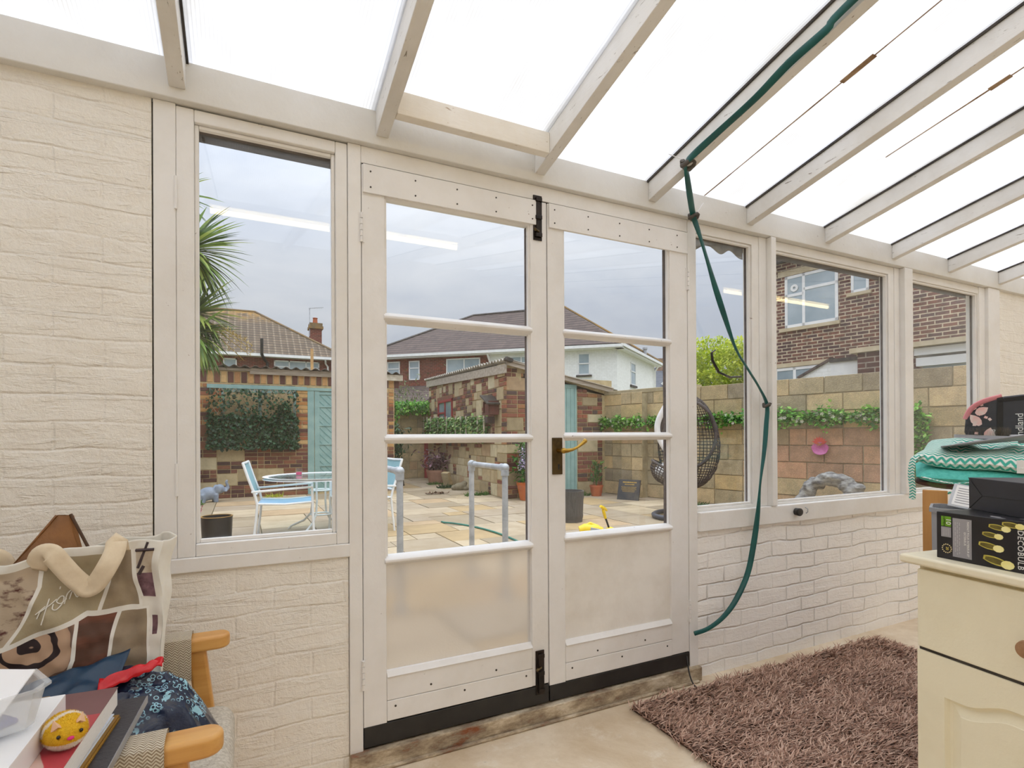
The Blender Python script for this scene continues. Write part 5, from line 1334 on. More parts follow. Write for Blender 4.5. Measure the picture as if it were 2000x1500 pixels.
# ---- shaggy rug
t = thing('shag_rug', 'brown shaggy rug on the concrete in front of the windows', 'rug', (1.47, -1.08, 0))
b = MB(); b.box(0.01, 1.72, .01, .98, .001, .016); b.build('backing', pbr('rug backing', '#5a4338', '#4b372e', 30, .95), t)
b = MB(); rnd = random.Random(12)
for k in range(52000):
    x, y = rnd.uniform(0, 1.73), rnd.uniform(0, .99)
    a = rnd.gauss(-.6, 1.0); e = rnd.uniform(.15, 1.0); q = mnoise.noise(Vector((x * 6, y * 6, 3))) * 2
    d = Vector((math.cos(a + q) * math.cos(e), math.sin(a + q) * math.cos(e), math.sin(e)))
    b.leaf((x, y, .012), d, (rnd.uniform(-.3, .3), rnd.uniform(-.3, .3), 1), rnd.uniform(.03, .05), .0052, .35, 2)
o = b.build('pile', island('brown rug pile', ['#c5a28f', '#b28e7c', '#d2b2a0', '#a07c6a', '#dcbda9', '#90705f'], .9, 8, .1, 0), t); o['kind'] = 'stuff'

# ---- cream dresser
t = thing('dresser', 'distressed cream painted dresser with drawer over panelled door, on the right', 'dresser', (1.652, -1.112, 0), R(-8.05))
cream = paint('cream distressed paint', '#f0e9cf', '#94724c', '#dacead', .5, .745, (1.4, 1.4, 1.4), .6)
LY = 1.12
b = MB(); b.box(.004, .42, -LY, 0, .06, .815); b.box(.004, .05, -LY, -LY + .06, 0, .06); b.box(.004, .05, -.06, 0, 0, .06); b.box(.37, .42, -LY, -LY + .06, 0, .06); b.box(.37, .42, -.06, 0, 0, .06)
b.build('body', cream, t, bevel=.003)
b = MB(); b.box(-.032, .45, -LY - .03, .032, .816, .840); b.build('top', paint('worn cream top', '#f3ecd4', '#9a7a55', '#dccda8', .5, .69, (3, .5, 3), .7), t, bevel=.008, seg=3)
for k in range(2):
    y1 = -.008 - k * .555; y0 = y1 - .545
    b = MB(); b.box(-.018, .006, y0, y1, .597, .806); d = b.build('drawer', cream, t, bevel=.004)
    b = MB(); b.lathe([(.012, 0), (.011, .012), (.017, .02), (.021, .028), (.019, .036), (.008, .04), (0, .04)], n=24)
    for i, v in enumerate(b.v): b.v[i] = Vector((-.018 - v.z, (y0 + y1) / 2 + .012 * (1 - k) + v.x, .685 + v.y))
    b.build('knob', pbr('natural wood knob', '#b58a63', '#8f6a4a', 20, .55), d, smooth=40)
    # door with arched panel
    ym = (y0 + y1) / 2; pw = .205
    def top(y):
        q = abs(y - ym) / pw; return .488 + .034 * max(0, min(1, (.78 - q) / .5)) ** 2 * (3 - 2 * max(0, min(1, (.78 - q) / .5)))
    b = MB(); b.box(-.018, .006, y0, ym - pw, .07, .589); b.box(-.018, .006, ym + pw, y1, .07, .589); b.box(-.018, .006, ym - pw, ym + pw, .07, .135)
    N = 24; ys = [ym - pw + 2 * pw * i / N for i in range(N + 1)]
    b.prism([(y, top(y)) for y in ys] + [(ym + pw, .589), (ym - pw, .589)], -.018, .006, 'x')
    dd = b.build('door', cream, t)
    def outline(ins, x):
        return [Vector((x, ym - pw + ins, .135 + ins))] + [Vector((x, ym - pw + ins + (2 * pw - 2 * ins) * i / N, top(ym - pw + ins + (2 * pw - 2 * ins) * i / N) - ins)) for i in range(N + 1)] + [Vector((x, ym + pw - ins, .135 + ins))]
    b = MB(); rings = [outline(0, -.018), outline(.006, -.006), outline(.012, -.004), outline(.034, -.012), outline(.036, -.014)]
    for q in range(len(rings) - 1):
        A, B = rings[q], rings[q + 1]; m = len(A); b.add(A + B, [(i, (i + 1) % m, m + (i + 1) % m, m + i) for i in range(m)])
    b.add(rings[-1], [tuple(range(len(rings[-1])))]); b.build('panel', cream, dd, smooth=25)
    b = MB(); b.box(-.012, -.002, y0 + .002, y1 - .002, .588, .597); b.build('gap_shade', M['gasket'], t)  # dark strip paints the shaded gap between drawer and door

# ---- light string boxes on the dresser
card = pbr('printed black card', '#19181b', '#242227', 6, .35)
t = thing('light_string_box', 'black boxed string lights with green 10 lumen label, lying on the dresser', 'box', (1.660, -1.152, .84), R(-8.05))
BL, BH, BD = .40, .122, .20
b = MB(); b.box(0, BD, -BL, 0, 0, BH); b.build('box', card, t, bevel=.0015)
rd_ = rotm((0, 0, -1), (0, -1, 0))
def deco(name, y0, y1, z0, z1, mat, x=-.0006): 
    b = MB(); b.box(x, .0002, -y1, -y0, z0, z1); return b.build(name, mat, t)
lime = pbr('lime green print', '#6fa51f', '#649a1c', 6, .5); gry = pbr('grey print', '#a19fa2', '#96949a', 6, .5); whitep = pbr('white print', '#f3f2f0', '#e8e6e4', 6, .5)
deco('lumen_label', .012, .036, .086, .112, lime); deco('spec_label', .012, .036, .058, .084, gry); deco('text_panel', .040, .084, .010, .110, gry)
text('10', .017, whitep, t, (-.0012, -.030, .099), rd_, align='CENTER')
text('LUMEN', .0065, M['black'], t, (-.0012, -.020, .099), rd_, align='CENTER', space=1.3)
text('PARFAIT POUR INTERIEUR ET', .0068, whitep, t, (-.0012, -.076, .060), rd_, align='CENTER')
text('EXTERIEUR', .0068, whitep, t, (-.0012, -.069, .060), rd_, align='CENTER')
gr2 = pbr('faint grey print', '#bdbbbd', '#b0aeb2', 6, .5)
b = MB(); rnd = random.Random(5)
for yy in (.046, .051, .056):
    z = .10
    while z > .02:
        q = rnd.uniform(.004, .012); b.box(-.001, 0, -yy - .0015, -yy + .0005, z - q, z); z -= q + .003
for k in range(4): b.box(-.001, 0, -.017 - .004 * k - .001, -.017 - .004 * k, .062, .080)
b.build('small_print', gr2, t)
b = MB()
for k in range(14):
    a = 2 * math.pi * k / 14; b.lathe([(0, 0), (.0012, 0)], n=8) if False else b.box(-.001, 0, -.0255 - .011 * math.cos(a) - .0012, -.0255 - .011 * math.cos(a) + .0012, .028 + .011 * math.sin(a) - .0012, .028 + .011 * math.sin(a) + .0012)
b.build('ring_emblem', pbr('cream print', '#f4e3b4', '#efdca6', 6, .5), t)
text('20', .009, pbr('yellow print', '#e8d26a', '#e0c85a', 6, .5), t, (-.0012, -.027, .028), rd_, align='CENTER')
amber = pbr('amber bulb print', '#5b5120', '#75692a', 60, .5); rimy = pbr('yellow glass outline', '#d3c65a', '#b8aa44', 60, .5); glow = pbr('pale yellow print', '#fdf6b4', '#f6e98c', 30, .5)
def bulb(y, z, L, ang):
    L *= 1.3; b = MB(); ca, sa = math.cos(ang), math.sin(ang); P = []
    for k in range(13):
        q = k / 12; w_ = (.30 * math.sin(math.pi * min(1, q * .75 + .12)) ** .7) * L * .62
        P.append((q * L, w_))
    poly = [(a, c) for a, c in P] + [(a, -c) for a, c in P[::-1]]
    poly = [(-(y + a * ca + c * sa), z - a * sa + c * ca) for a, c in poly]
    b.prism(poly, -.0009, 0, 'x'); o = b.build('bulb_print', rimy, t)
    cy_, cz_ = sum(p[0] for p in poly) / len(poly), sum(p[1] for p in poly) / len(poly)
    b = MB(); b.prism([(cy_ + (p[0] - cy_) * .84, cz_ + (p[1] - cz_) * .72) for p in poly], -.0011, 0, 'x'); b.build('filament_print', amber, o)
    b = MB(); yy, zz = y + L * ca, z - L * sa; b.prism([(-(yy + .27 * L * math.cos(k * .628)), zz + .2 * L * math.sin(k * .628)) for k in range(10)], -.0013, 0, 'x'); b.build('glow_print', glow, o)
bulb(.122, .103, .028, .12); bulb(.108, .082, .027, .10); bulb(.100, .056, .033, .16); bulb(.110, .024, .040, .2); bulb(.150, .112, .028, .08)
text('DECOBULB', .017, whitep, t, (-.0012, -.187, .055), rd_, align='CENTER', space=1.1)
b = MB(); rnd = random.Random(3)
for k in range(16): y, x = -rnd.uniform(.02, .38), rnd.uniform(.01, .05); b.box(x, x + rnd.uniform(.004, .012), y - rnd.uniform(.005, .03), y, BH, BH + .0005)
b.build('top_print', gry, t)
t = thing('light_string_box', 'second black light box turned at an angle on top of the labelled box', 'box', (1.796, -1.165, .962), R(-33))
b = MB(); b.box(0, .20, -.34, 0, 0, .086); b.build('box', pbr('matt dark card', '#29282d', '#333238', 5, .5), t, bevel=.0015)
b = MB()
for p, q in (((0, .086), (-.05, .04)), ((0, 0), (-.05, .04)), ((-.05, .04), (-.34, .045))): b.bar((-.0006, p[0], p[1]), (-.0006, q[0], q[1]), .0012, .001, (1, 0, 0))
b.build('fold_line', M['black'], t)
b = MB(); b.box(.198, .2015, -.34, -.02, .0845, .0885); b.build('lime_edge', pbr('lime card edge', '#cde04a', '#bfd23e', 6, .5), t)

# ---- storage behind the dresser with bin, board, cushions and bags
VR = R(-66)
t = thing('storage_unit', 'low white storage unit standing behind the cream dresser', 'cabinet', (2.62, -.86, 0), VR)
b = MB(); b.box(-.14, .34, -.14, .40, 0, .555); b.build('body', M['paint'], t, bevel=.004)
b = MB(); b.box(-.13, .10, -.15, -.14, .05, .54); b.box(.105, .33, -.15, -.14, .05, .54); b.build('door', M['paint'], t, bevel=.003)
t = thing('cardboard_box', 'plain cardboard box under the stack of teal cushions', 'box', (2.80, -.81, .555), VR)
b = MB(); b.box(-.12, .22, -.06, .26, 0, .372); b.build('carton', pbr('brown card', '#b08d62', '#a07e55', 5, .9), t)
b = MB(); b.box(-.122, .222, -.062, .262, .366, .374); b.build('flap', pbr('brown card flap', '#bb986c', '#a8865b', 5, .9), t)
flor = island('dark floral cloth', ['#5c3f3c', '#6d5a44', '#4c5a3a', '#7a4a48', '#3e4a34', '#8b7a5a'], .9, 22, .8, .2, 60, lin('#40302c'))
def pad(mb, c, sx, sy, T, rot=(0, 0, 0), tufts=(), seed=1, e=4, N=26, wob=.0):
    Mx = Matrix.Translation(c) @ Euler(rot).to_matrix().to_4x4()
    for sg in (1, -1):
        def fn(u, v, sg=sg):
            a, d = 2 * u - 1, 2 * v - 1
            q = max(0, (1 - abs(a) ** e) * (1 - abs(d) ** e)) ** .5
            z = T / 2 * q * sg
            for tx, ty in tufts: z *= 1 - .75 * math.exp(-((a - tx) ** 2 + (d - ty) ** 2) / .03)
            z += wob * mnoise.noise(Vector((a * 1.6, d * 1.6, seed)))
            return Mx @ Vector((a * sx / 2, d * sy / 2, z))
        mb.grid(fn, N, N, None, (lambda u, v: ((u - .5) * sx, (v - .5) * sy)) if sg > 0 else (lambda u, v: ((u - .5) * sx, -sy / 2 - v * sy)))
t = thing('floral_cushion', 'dark floral cushion at the bottom of the teal cushion stack', 'cushion', (2.75, -.80, .958), VR)
b = MB(); pad(b, (-.02, .05, 0), .42, .36, .06, (0, .05, 0), (), 3); b.build('cover', pbr('dark floral print', '#5b3f3b', '#5f6a45', 16, .9, 0, 0, None, (1, 1, 1), .45, .55), t, smooth=50)
chev = zig('teal chevron cotton', '#f4f7f1', '#45b7a3', .030, .010, .0165, (0, 1), .5, .9, .16, .15, True)
tealpl = pbr('plain turquoise cotton', '#6ad0c4', '#52bcb0', 60, .9, 0, .4, 90)
TF = ((-.4, -.4), (.4, -.4), (-.4, .4), (.4, .4), (0, 0))
t = thing('seat_cushion', 'plain turquoise underside cushion beneath the chevron one', 'cushion', (2.745, -.805, 1.002), VR, 'teal seat cushions')
b = MB(); pad(b, (0, .04, 0), .46, .40, .066, (.10, .03, .06), TF, 1, 5, 30, .008); b.build('cover', tealpl, t, smooth=50)
b = MB(); b.tube(cat([(-.20, -.18, -.01), (-.10, -.21, -.03), (-.02, -.22, -.02), (-.07, -.23, -.05), (-.13, -.22, -.075)]), .006, 8, False, .5); b.build('tie', chev, t, smooth=50)
t = thing('seat_cushion', 'teal and white chevron seat cushion on top of the stack', 'cushion', (2.755, -.80, 1.066), VR, 'teal seat cushions')
b = MB(); pad(b, (.02, .05, .012), .47, .42, .08, (.16, .05, -.1), TF, 5, 5, 34, .018); b.build('cover', chev, t, smooth=50)
b = MB(); b.tube(cat([(-.20, -.12, .01), (-.225, -.16, 0), (-.235, -.17, -.06), (-.23, -.17, -.13), (-.232, -.17, -.17)]), .014, 8, False, .35); b.build('tie', zig('chevron tie', '#eef3ec', '#3fae9d', .02, .008, .012, (0, 2), .5, .9, .16, .1), t, smooth=50)
b = MB(); b.box(.09, .13, -.165, -.16, -.05, 0); b.build('care_label', M['whiteplastic'], t)
t = thing('dustpan', 'grey plastic dustpan lying on the chevron cushion', 'dustpan', (2.72, -.84, 1.108), VR)
b = MB()
def dp_(u, v):
    x = -.16 + .26 * u; y = -.10 + .2 * v; return (x, y, .004 + .03 * u + .018 * abs(2 * v - 1) ** 3 * (.2 + u))
b.grid(dp_, 14, 14); b.build('scoop', M['greyplastic'], t, smooth=60, solid=.003)
b = MB(); b.tube([(.08, 0, .03), (.14, -.01, .03), (.22, -.02, .012)], [.02, .014, .012], 8, False, .5); b.build('handle', M['greyplastic'], t, smooth=50)
t = thing('hand_brush', 'grey handled hand brush with tan bristles resting in the dustpan', 'brush', (2.75, -.83, 1.142), VR)
b = MB(); b.obox((-.03, 0, .012), (.18, .035, .014), (0, .05, .15)); b.tube([(.05, .01, .012), (.10, .015, .014), (.15, .02, .006), (.24, .03, -.002)], [.016, .013, .016, .011], 10, False, .6); b.build('handle', pbr('pale grey plastic', '#b8babf', '#a5a7ad', 5, .4), t, smooth=50)
b = MB(); rnd = random.Random(4)
for k in range(1000):
    x, y = rnd.uniform(-.115, .055), rnd.uniform(-.014, .014); b.leaf((x, y + x * .15, .016), (rnd.uniform(-.25, .25), rnd.uniform(-.3, .3), 1), (1, 0, 0), .040, .007, 0, 1)
b.build('bristles', island('tan bristle', ['#c9b794', '#b8a380', '#d6c6a6', '#a8936f'], .8, 8, .1, 0), t)
t = thing('shopping_bag', 'black shopping bag with pink feather print behind the dustpan', 'bag', (2.985, -.80, 1.115), VR)
blkbag = pbr('black woven plastic', '#33343a', '#42434a', 5, .4, 0, .3, 9); pink = pbr('pink print', '#f0b4b0', '#e9d9d2', 26, .5)
b = MB(); poly_ = [(-.13, 0), (-.155, .06), (-.15, .13), (-.10, .19), (-.02, .215), (.08, .225), (.18, .235), (.22, .15), (.22, 0)]
b.prism(poly_, 0, .16, 'y'); b.build('body', blkbag, t, bevel=.012, seg=3)
b = MB(); rnd = random.Random(8)
for x, z, a, L in ((-.10, .09, 2.2, .06), (-.075, .03, 1.4, .05), (.10, .19, 2.3, .07), (.115, .10, 1.5, .075), (.15, .21, 1.9, .06), (.185, .09, .9, .07), (.11, .03, 2.2, .06), (.19, .17, 2.5, .05), (-.115, .14, .6, .05)):
    b.leaf((x, -.002, z), (math.cos(a), 0, math.sin(a)), (0, -1, 0), L, .036, 0, 4)
for k in range(14): x, z = rnd.choice([rnd.uniform(-.13, -.06), rnd.uniform(.09, .21)]), rnd.uniform(.02, .2); b.obox((x, -.002, z), (.012, .001, .010), (0, rnd.uniform(0, 3), 0))
b.build('print', pink, t)
b = MB(); b.prism([(-.045, 0), (-.025, 0), (-.025, .212), (-.045, .208)], -.004, 0, 'y'); b.prism([(-.04, .19), (.08, .20), (.08, .218), (-.02, .208)], -.004, 0, 'y'); b.build('seam', M['black'], t)
text('Poundland', .036, whitep, t, (.028, -.003, -.012), rotm((0, 0, 1), (-1, 0, 0)), align='LEFT')
text('Poundland', .024, whitep, t, (-.058, -.003, -.03), rotm((0, 0, 1), (-1, 0, 0)), align='LEFT')
b = MB(); b.tube(cat([(-.15, .01, .12), (-.13, 0, .165), (-.09, .0, .195), (-.03, .01, .215)]), .016, 8, False, .6); b.build('pink_handle', pbr('pink strap', '#ee9fa6', '#e28a92', 8, .6), t, smooth=50)
b = MB(); b.ball((0, 0, .03), (.035, .035, .03)); b.cyl((0, 0, 0), (0, 0, .02), .03, .032, 14)
tag(b.build('red_cup', pbr('red plastic', '#b3232a', '#8f1b20', 8, .3), loc=(2.93, -1.02, .965), smooth=50), 'rounded red object beside the black light box at the frame edge', 'cup')
b = MB(); b.box(-.12, .12, -.1, .1, 0, .41)
tag(b.build('small_carton', pbr('carton', '#b9a07a', '#a88f69', 5, .9), loc=(2.98, -1.06, .555)), 'small carton carrying the rounded red object behind the dresser', 'box')
t = thing('plastic_bin', 'grey plastic bin standing behind the dresser corner', 'bin', (2.215, -.945, 0), VR)
b = MB()
def rr_(w, d, z, r=.02): return [(x, y, z) for x, y in ((-w + r, -d), (w - r, -d), (w, -d + r), (w, d - r), (w - r, d), (-w + r, d), (-w, d - r), (-w, -d + r))]
rings = [rr_(.058, .07, 0), rr_(.066, .08, .90), rr_(.072, .086, .90), rr_(.072, .086, .915), rr_(.064, .078, .915), rr_(.056, .066, .3)]
for A, B in zip(rings, rings[1:]): b.add(A + B, [(i, (i + 1) % 8, 8 + (i + 1) % 8, 8 + i) for i in range(8)])
b.add(rings[0], [tuple(range(8))]); b.add(rings[-1], [tuple(range(8))]); b.build('bin', M['greyplastic'], t, smooth=40)
t = thing('plastic_lid', 'milky plastic lid with printed white label leaning in the grey bin', 'card', (2.262, -.955, .905), VR)  # translucent plastic lid with a paper label on it
b = MB(Matrix.Rotation(R(-38), 4, 'X') @ Matrix.Rotation(R(12), 4, 'Y')); b.box(-.055, .05, 0, .008, 0, .10); b.build('sleeve', pbr('milky plastic', '#c9cbd0', '#b5b8be', 5, .25), t, bevel=.004)
b = MB(Matrix.Rotation(R(-38), 4, 'X') @ Matrix.Rotation(R(12), 4, 'Y')); b.box(-.045, .038, -.001, 0, .008, .092); lb = b.build('paper_label', whitep, t)
b = MB(Matrix.Rotation(R(-38), 4, 'X') @ Matrix.Rotation(R(12), 4, 'Y')); rnd = random.Random(2)
for k in range(7): b.box(-.038, -.038 + rnd.uniform(.03, .065), -.0016, -.0008, .078 - .01 * k, .081 - .01 * k)
b.build('small_print', gry, lb)
b = MB(); b.box(-.035, .04, 0, .018, 0, .955)
o = b.build('wooden_board', pbr('pine board', '#cf9b5c', '#b9854a', 4, .55, 0, .1, None, (4, 4, .4)), loc=(2.335, -.82, 0), bevel=.002); o.rotation_euler = (0, 0, VR); tag(o, 'upright pine board behind the grey bin', 'board')
# ---- armchair and everything piled on it
t = thing('armchair', 'beech armchair with oatmeal cushion and herringbone arm covers, loaded with bags', 'armchair', (0, 0, 0))
b = MB()
b.box(-.56, -.02, -.745, -.255, .345, .45); b.build('seat', M['tweed'], t, bevel=.045, seg=5)
b = MB(Matrix.Translation((-.60, -.5, .40)) @ Matrix.Rotation(R(-14), 4, 'Y')); b.box(-.06, .06, -.25, .25, 0, .62); b.build('backrest', M['tweed'], t, bevel=.045, seg=5)
for y, zt in ((-.215, .622), (-.785, .622)):
    b = MB(); pr = []
    N = 10
    out = [(-.66, -.032)] + [(-.065 + .032 * math.sin(math.pi * k / N), -.032 * math.cos(math.pi * k / N)) for k in range(N + 1)] + [(-.66, .032)]
    b.prism([(x, y + q) for x, q in out], zt - .038, zt, 'z'); b.build('armrest', M['beech'], t, bevel=.009, seg=3)
    b = MB(); b.bar((-.115, y, zt - .036), (-.045, y, .0), .034, .045, (1, 0, 0)); b.build('leg', M['beech'], t, bevel=.008)
    b = MB(); b.bar((-.60, y, zt - .03), (-.68, y, .0), .034, .045, (1, 0, 0)); b.build('leg', M['beech'], t, bevel=.008)
    b = MB(); b.bar((-.62, y, .335), (-.08, y, .345), .028, .06); b.build('side_rail', M['beech'], t, bevel=.006)
    b = MB(); x0, x1 = -.50, -.125
    ring = [(-.038, -.105), (-.041, -.02), (-.036, .006), (-.02, .012), (.02, .012), (.036, .006), (.041, -.02), (.038, -.105), (.034, -.105), (.034, -.004), (-.034, -.004), (-.034, -.105)]
    b.grid(lambda u, v: (x0 + (x1 - x0) * u, y + ring[int(round(v * 12)) % 12][0], zt - .002 + ring[int(round(v * 12)) % 12][1]), 14, 12); b.build('arm_cover', M['herring'], t, bevel=.004)
b = MB(); b.box(-.10, -.06, -.77, -.23, .30, .36); b.build('front_rail', M['beech'], t, bevel=.006)

# tote bag
SPLIT = [(0.0, .50), (.30, .575), (.595, .645), (.66, .67), (.88, .645), (1.0, .65)]
S1 = [(.482, 1.0), (.465, .85), (.322, .582)]; S2 = [(.775, 1.0), (.712, .66)]; S3 = [(.868, 1.0), (.90, .645)]
T1 = [(.61, .65), (.595, .45), (.53, .25), (.50, 0.0)]; T2 = [(.805, .655), (.741, .38), (.70, 0.0)]; T3 = [(.93, .65), (.95, .4), (.93, 0)]
def interp(P, q, ax=0):
    P = sorted(P, key=lambda p: p[ax])
    for A, B in zip(P, P[1:]):
        if A[ax] <= q <= B[ax]: return A[1 - ax] + (B[1 - ax] - A[1 - ax]) * (q - A[ax]) / max(1e-6, B[ax] - A[ax])
    return P[0][1 - ax] if q < P[0][ax] else P[-1][1 - ax]
def layout(u, v):
    """collage print: 0 plain white, others are picture panels parted by white piping"""
    if v > .955: return 0
    if v > interp(SPLIT, u):
        if u < interp(S1, v, 1): return 2
        if u < interp(S2, v, 1): return 1
        if u < interp(S3, v, 1): return 5
        return 6 if .70 < v < .84 and u < .97 else (7 if v > .84 and u < .97 else 0)
    if u < interp(T1, v, 1): return 3
    if u < interp(T2, v, 1): return 4
    if u < interp(T3, v, 1): return 5
    return 6 if .50 < v < .60 and .945 < u < .975 else 0
BLf, BRt = Vector((-.602, -.413, .452)), Vector((-.180, -.366, .452))
ax = (BRt - BLf); dpv = Vector((-ax.y, ax.x, 0)).normalized()
def bagpt(w_, v):
    """w_ runs 0-1 front, 1-1.3 right gusset, 1.3-2.3 back, 2.3-2.6 left gusset"""
    g = .105 * (1 - .35 * v); sag = .02 * v
    hgt = .468
    if w_ <= 1:
        p = BLf + ax * w_; h = hgt * (1 - .09 * (1 - w_) ** 1.5) 
        p = p + dpv * (.045 * v * math.sin(math.pi * w_) * .6 - .006 * math.sin(9 * w_ + 5 * v))
    elif w_ <= 1.3:
        q = (w_ - 1) / .3; p = BRt + dpv * g * q + ax.normalized() * (.03 * v * (1 - abs(2 * q - 1)) - .012 * math.sin(math.pi * q) * (1 - v)); h = hgt * (1 + .005 * q)
    elif w_ <= 2.3:
        q = (w_ - 1.3); p = BRt + dpv * g - ax * q; h = hgt * (1 - .12 * q + .01 * math.sin(q * 7))
    else:
        q = (w_ - 2.3) / .3; p = BLf + dpv * g * (1 - q); h = hgt * (.9 - .0 * q)
    cr = Vector((w_ * 6, v * 5, 1.7)); n = Vector((mnoise.noise(cr), mnoise.noise(cr + Vector((7, 0, 0))), mnoise.noise(cr + Vector((0, 9, 0)))))
    n2 = Vector((0, mnoise.noise(cr * 2.7), 0))
    return p + Vector((0, 0, h * v)) + n * .014 * v + n2 * .006
def mfbag(u, v):
    w_ = u * 2.6
    if w_ <= 1: return layout(w_, v)
    if w_ <= 1.3:
        q = (w_ - 1) / .3
        if v > .955 or q < .05 or q > .95: return 0
        return 0
    return 8 if v > .93 else 9
PG = bpy.data.node_groups.new('white_piping', 'ShaderNodeTree'); PG.interface.new_socket('Mask', in_out='OUTPUT', socket_type='NodeSocketFloat')
go = PG.nodes.new('NodeGroupOutput'); uvp = PG.nodes.new('ShaderNodeTexCoord').outputs['UV']; acc = None
for PL, wd in ((SPLIT, .0125), (S1, .009), (S2, .009), (S3, .012), (T1, .009), (T2, .009), (T3, .012)):
    for A, B in zip(PL, PL[1:]):
        ab = (B[0] - A[0], B[1] - A[1], 0); l2 = ab[0] ** 2 + ab[1] ** 2
        pa = nd(PG, 'ShaderNodeVectorMath', {0: uvp, 1: (A[0], A[1], 0)}, operation='SUBTRACT').outputs[0]
        tt = nd(PG, 'ShaderNodeMath', {0: nd(PG, 'ShaderNodeVectorMath', {0: pa, 1: ab}, operation='DOT_PRODUCT').outputs['Value'], 1: 1 / l2}, operation='MULTIPLY', use_clamp=True).outputs[0]
        q = nd(PG, 'ShaderNodeVectorMath', {0: ab, 'Scale': tt}, operation='SCALE').outputs[0]
        dd = nd(PG, 'ShaderNodeVectorMath', {0: nd(PG, 'ShaderNodeVectorMath', {0: pa, 1: q}, operation='SUBTRACT').outputs[0]}, operation='LENGTH').outputs['Value']
        dd = math_(PG, 'DIVIDE', dd, wd); acc = dd if acc is None else math_(PG, 'MINIMUM', acc, dd)
PG.links.new(math_(PG, 'LESS_THAN', acc, 1.0), go.inputs[0])
def piped(m):
    nt = m.node_tree; bs = nt.nodes['Principled BSDF']; gn = nt.nodes.new('ShaderNodeGroup'); gn.node_tree = PG
    src = bs.inputs['Base Color'].links[0].from_socket
    nt.links.new(mix(nt, gn.outputs[0], src, lin('#f0eee6')), bs.inputs['Base Color']); return m
M['bag_white'] = pbr('off white piping', '#f0eee6', '#e4e0d4', 6, .6)
M['bag_beige'] = piped(pbr('khaki printed canvas', '#a89a7c', '#b3a688', 5, .65, 0, .12, 60))
M['bag_plant'] = piped(pbr('dried plant photo print', '#bfae97', '#5b2f2b', 22, .6, 0, .1, 30, (1, 1, 1.6), .50, .60, detail=8))
M['bag_brown'] = piped(pbr('brown bowl photo print', '#5a3d30', '#7f4f3e', 9, .55, 0, .1, 30, (.5, .5, 2.0), .42, .6))
M['bag_tan'] = piped(pbr('linen photo print', '#b0a083', '#8d7d69', 6, .6, 0, .1, 30))
M['bag_side'] = piped(pbr('purple photo print', '#8b6a72', '#4a2d36', 26, .6))
M['bag_cream'] = piped(pbr('cream photo print', '#d9cfbd', '#b9a78f', 14, .6))
def zebra():
    m, nt, b = base('black and tan hide print'); v = coord(nt, 'Object')
    mv = nd(nt, 'ShaderNodeVectorMath', {0: v, 1: (.424, .39, -.70)}, operation='ADD'); 
    w_ = nd(nt, 'ShaderNodeTexNoise', {'Vector': v, 'Scale': 14.0}); 
    d = nd(nt, 'ShaderNodeVectorMath', {0: mv.outputs[0]}, operation='LENGTH').outputs['Value']
    d = math_(nt, 'ADD', d, math_(nt, 'MULTIPLY', w_.outputs[0], .05))
    f = math_(nt, 'SINE', math_(nt, 'MULTIPLY_ADD', d, 190, -6.2))
    c = ramp(nt, f, [(.42, '#c7a78c'), (.55, '#33272a')]); c = mix(nt, ramp(nt, d, [(.095, 0.0), (.11, 1.0)]), c, lin('#8f6f5c')); setc(nt, b, c, .6); return piped(m)
M['bag_hide'] = zebra()
def bf_(u, v): return bagpt(u, v) - dpv * .001
t = thing('tote_bag', 'large canvas tote bag with homeware photo print propped in the armchair', 'bag', (0, 0, 0))
b = MB(); b.grid(lambda u, v: bagpt(u * 2.6, v), 416, 110, mfbag, lambda u, v: (u * 2.6, v))
b.build('body', [M['bag_white'], M['bag_beige'], M['bag_plant'], M['bag_hide'], M['bag_brown'], M['bag_tan'], M['bag_side'], M['bag_cream'], M['bag_white'], pbr('plain printed back', '#a89276', '#7d6250', 9, .6)], t, smooth=60, solid=.002)
b = MB(); b.tube([bf_(.935, .985), bf_(.90, .86)], .0035, 5); b.tube([bf_(.885, .945), bf_(.968, .952)], .0035, 5); b.tube([bf_(.905, .83), bf_(.93, .87)], .004, 5); b.build('cross_print', pbr('dark brown print', '#4d3f42', '#3f3336', 9, .6), t)
b = MB(); b.add([BLf, BRt, BRt + dpv * .105, BLf + dpv * .105], [(0, 1, 2, 3)]); b.build('base', M['bag_beige'], t, solid=.003)
def strap(pts, wd, name, mat, par, nrm=(0, -1, .25)):
    P = cat(pts, 6); b = MB(); m = len(P)
    def fn(u, v):
        i = min(int(round(u * (m - 1))), m - 1); tg = (P[min(i + 1, m - 1)] - P[max(i - 1, 0)]).normalized(); s = tg.cross(Vector(nrm)).normalized()
        return P[i] + s * wd * (v - .5)
    b.grid(fn, m - 1, 4); return b.build(name, mat, par, smooth=60, solid=.0025)
M['strap'] = pbr('cream webbing', '#ecdcc0', '#e2d0b2', 40, .8, 0, .05, 300)
fw = -dpv
def bf(u, v, o): return bagpt(u, v) + fw * o
strap([bf(.455, .93, .004), bf(.47, 1.0, .018), bf(.51, 1.0, .038), bf(.555, .95, .042), bf(.60, .885, .038), bf(.632, .835, .03), bf(.655, .81, .028), bf(.69, .835, .034), bf(.735, .90, .038), bf(.775, .97, .03), bf(.79, 1.02, .014), bf(.795, .96, .004)], .042, 'handle', M['strap'], t)
strap([bagpt(2.0, .93), bagpt(2.0, 1.02), bagpt(2.04, 1.07), bagpt(2.10, 1.06), bagpt(2.13, .98), bagpt(2.13, .93)], .035, 'handle', M['strap'], t)
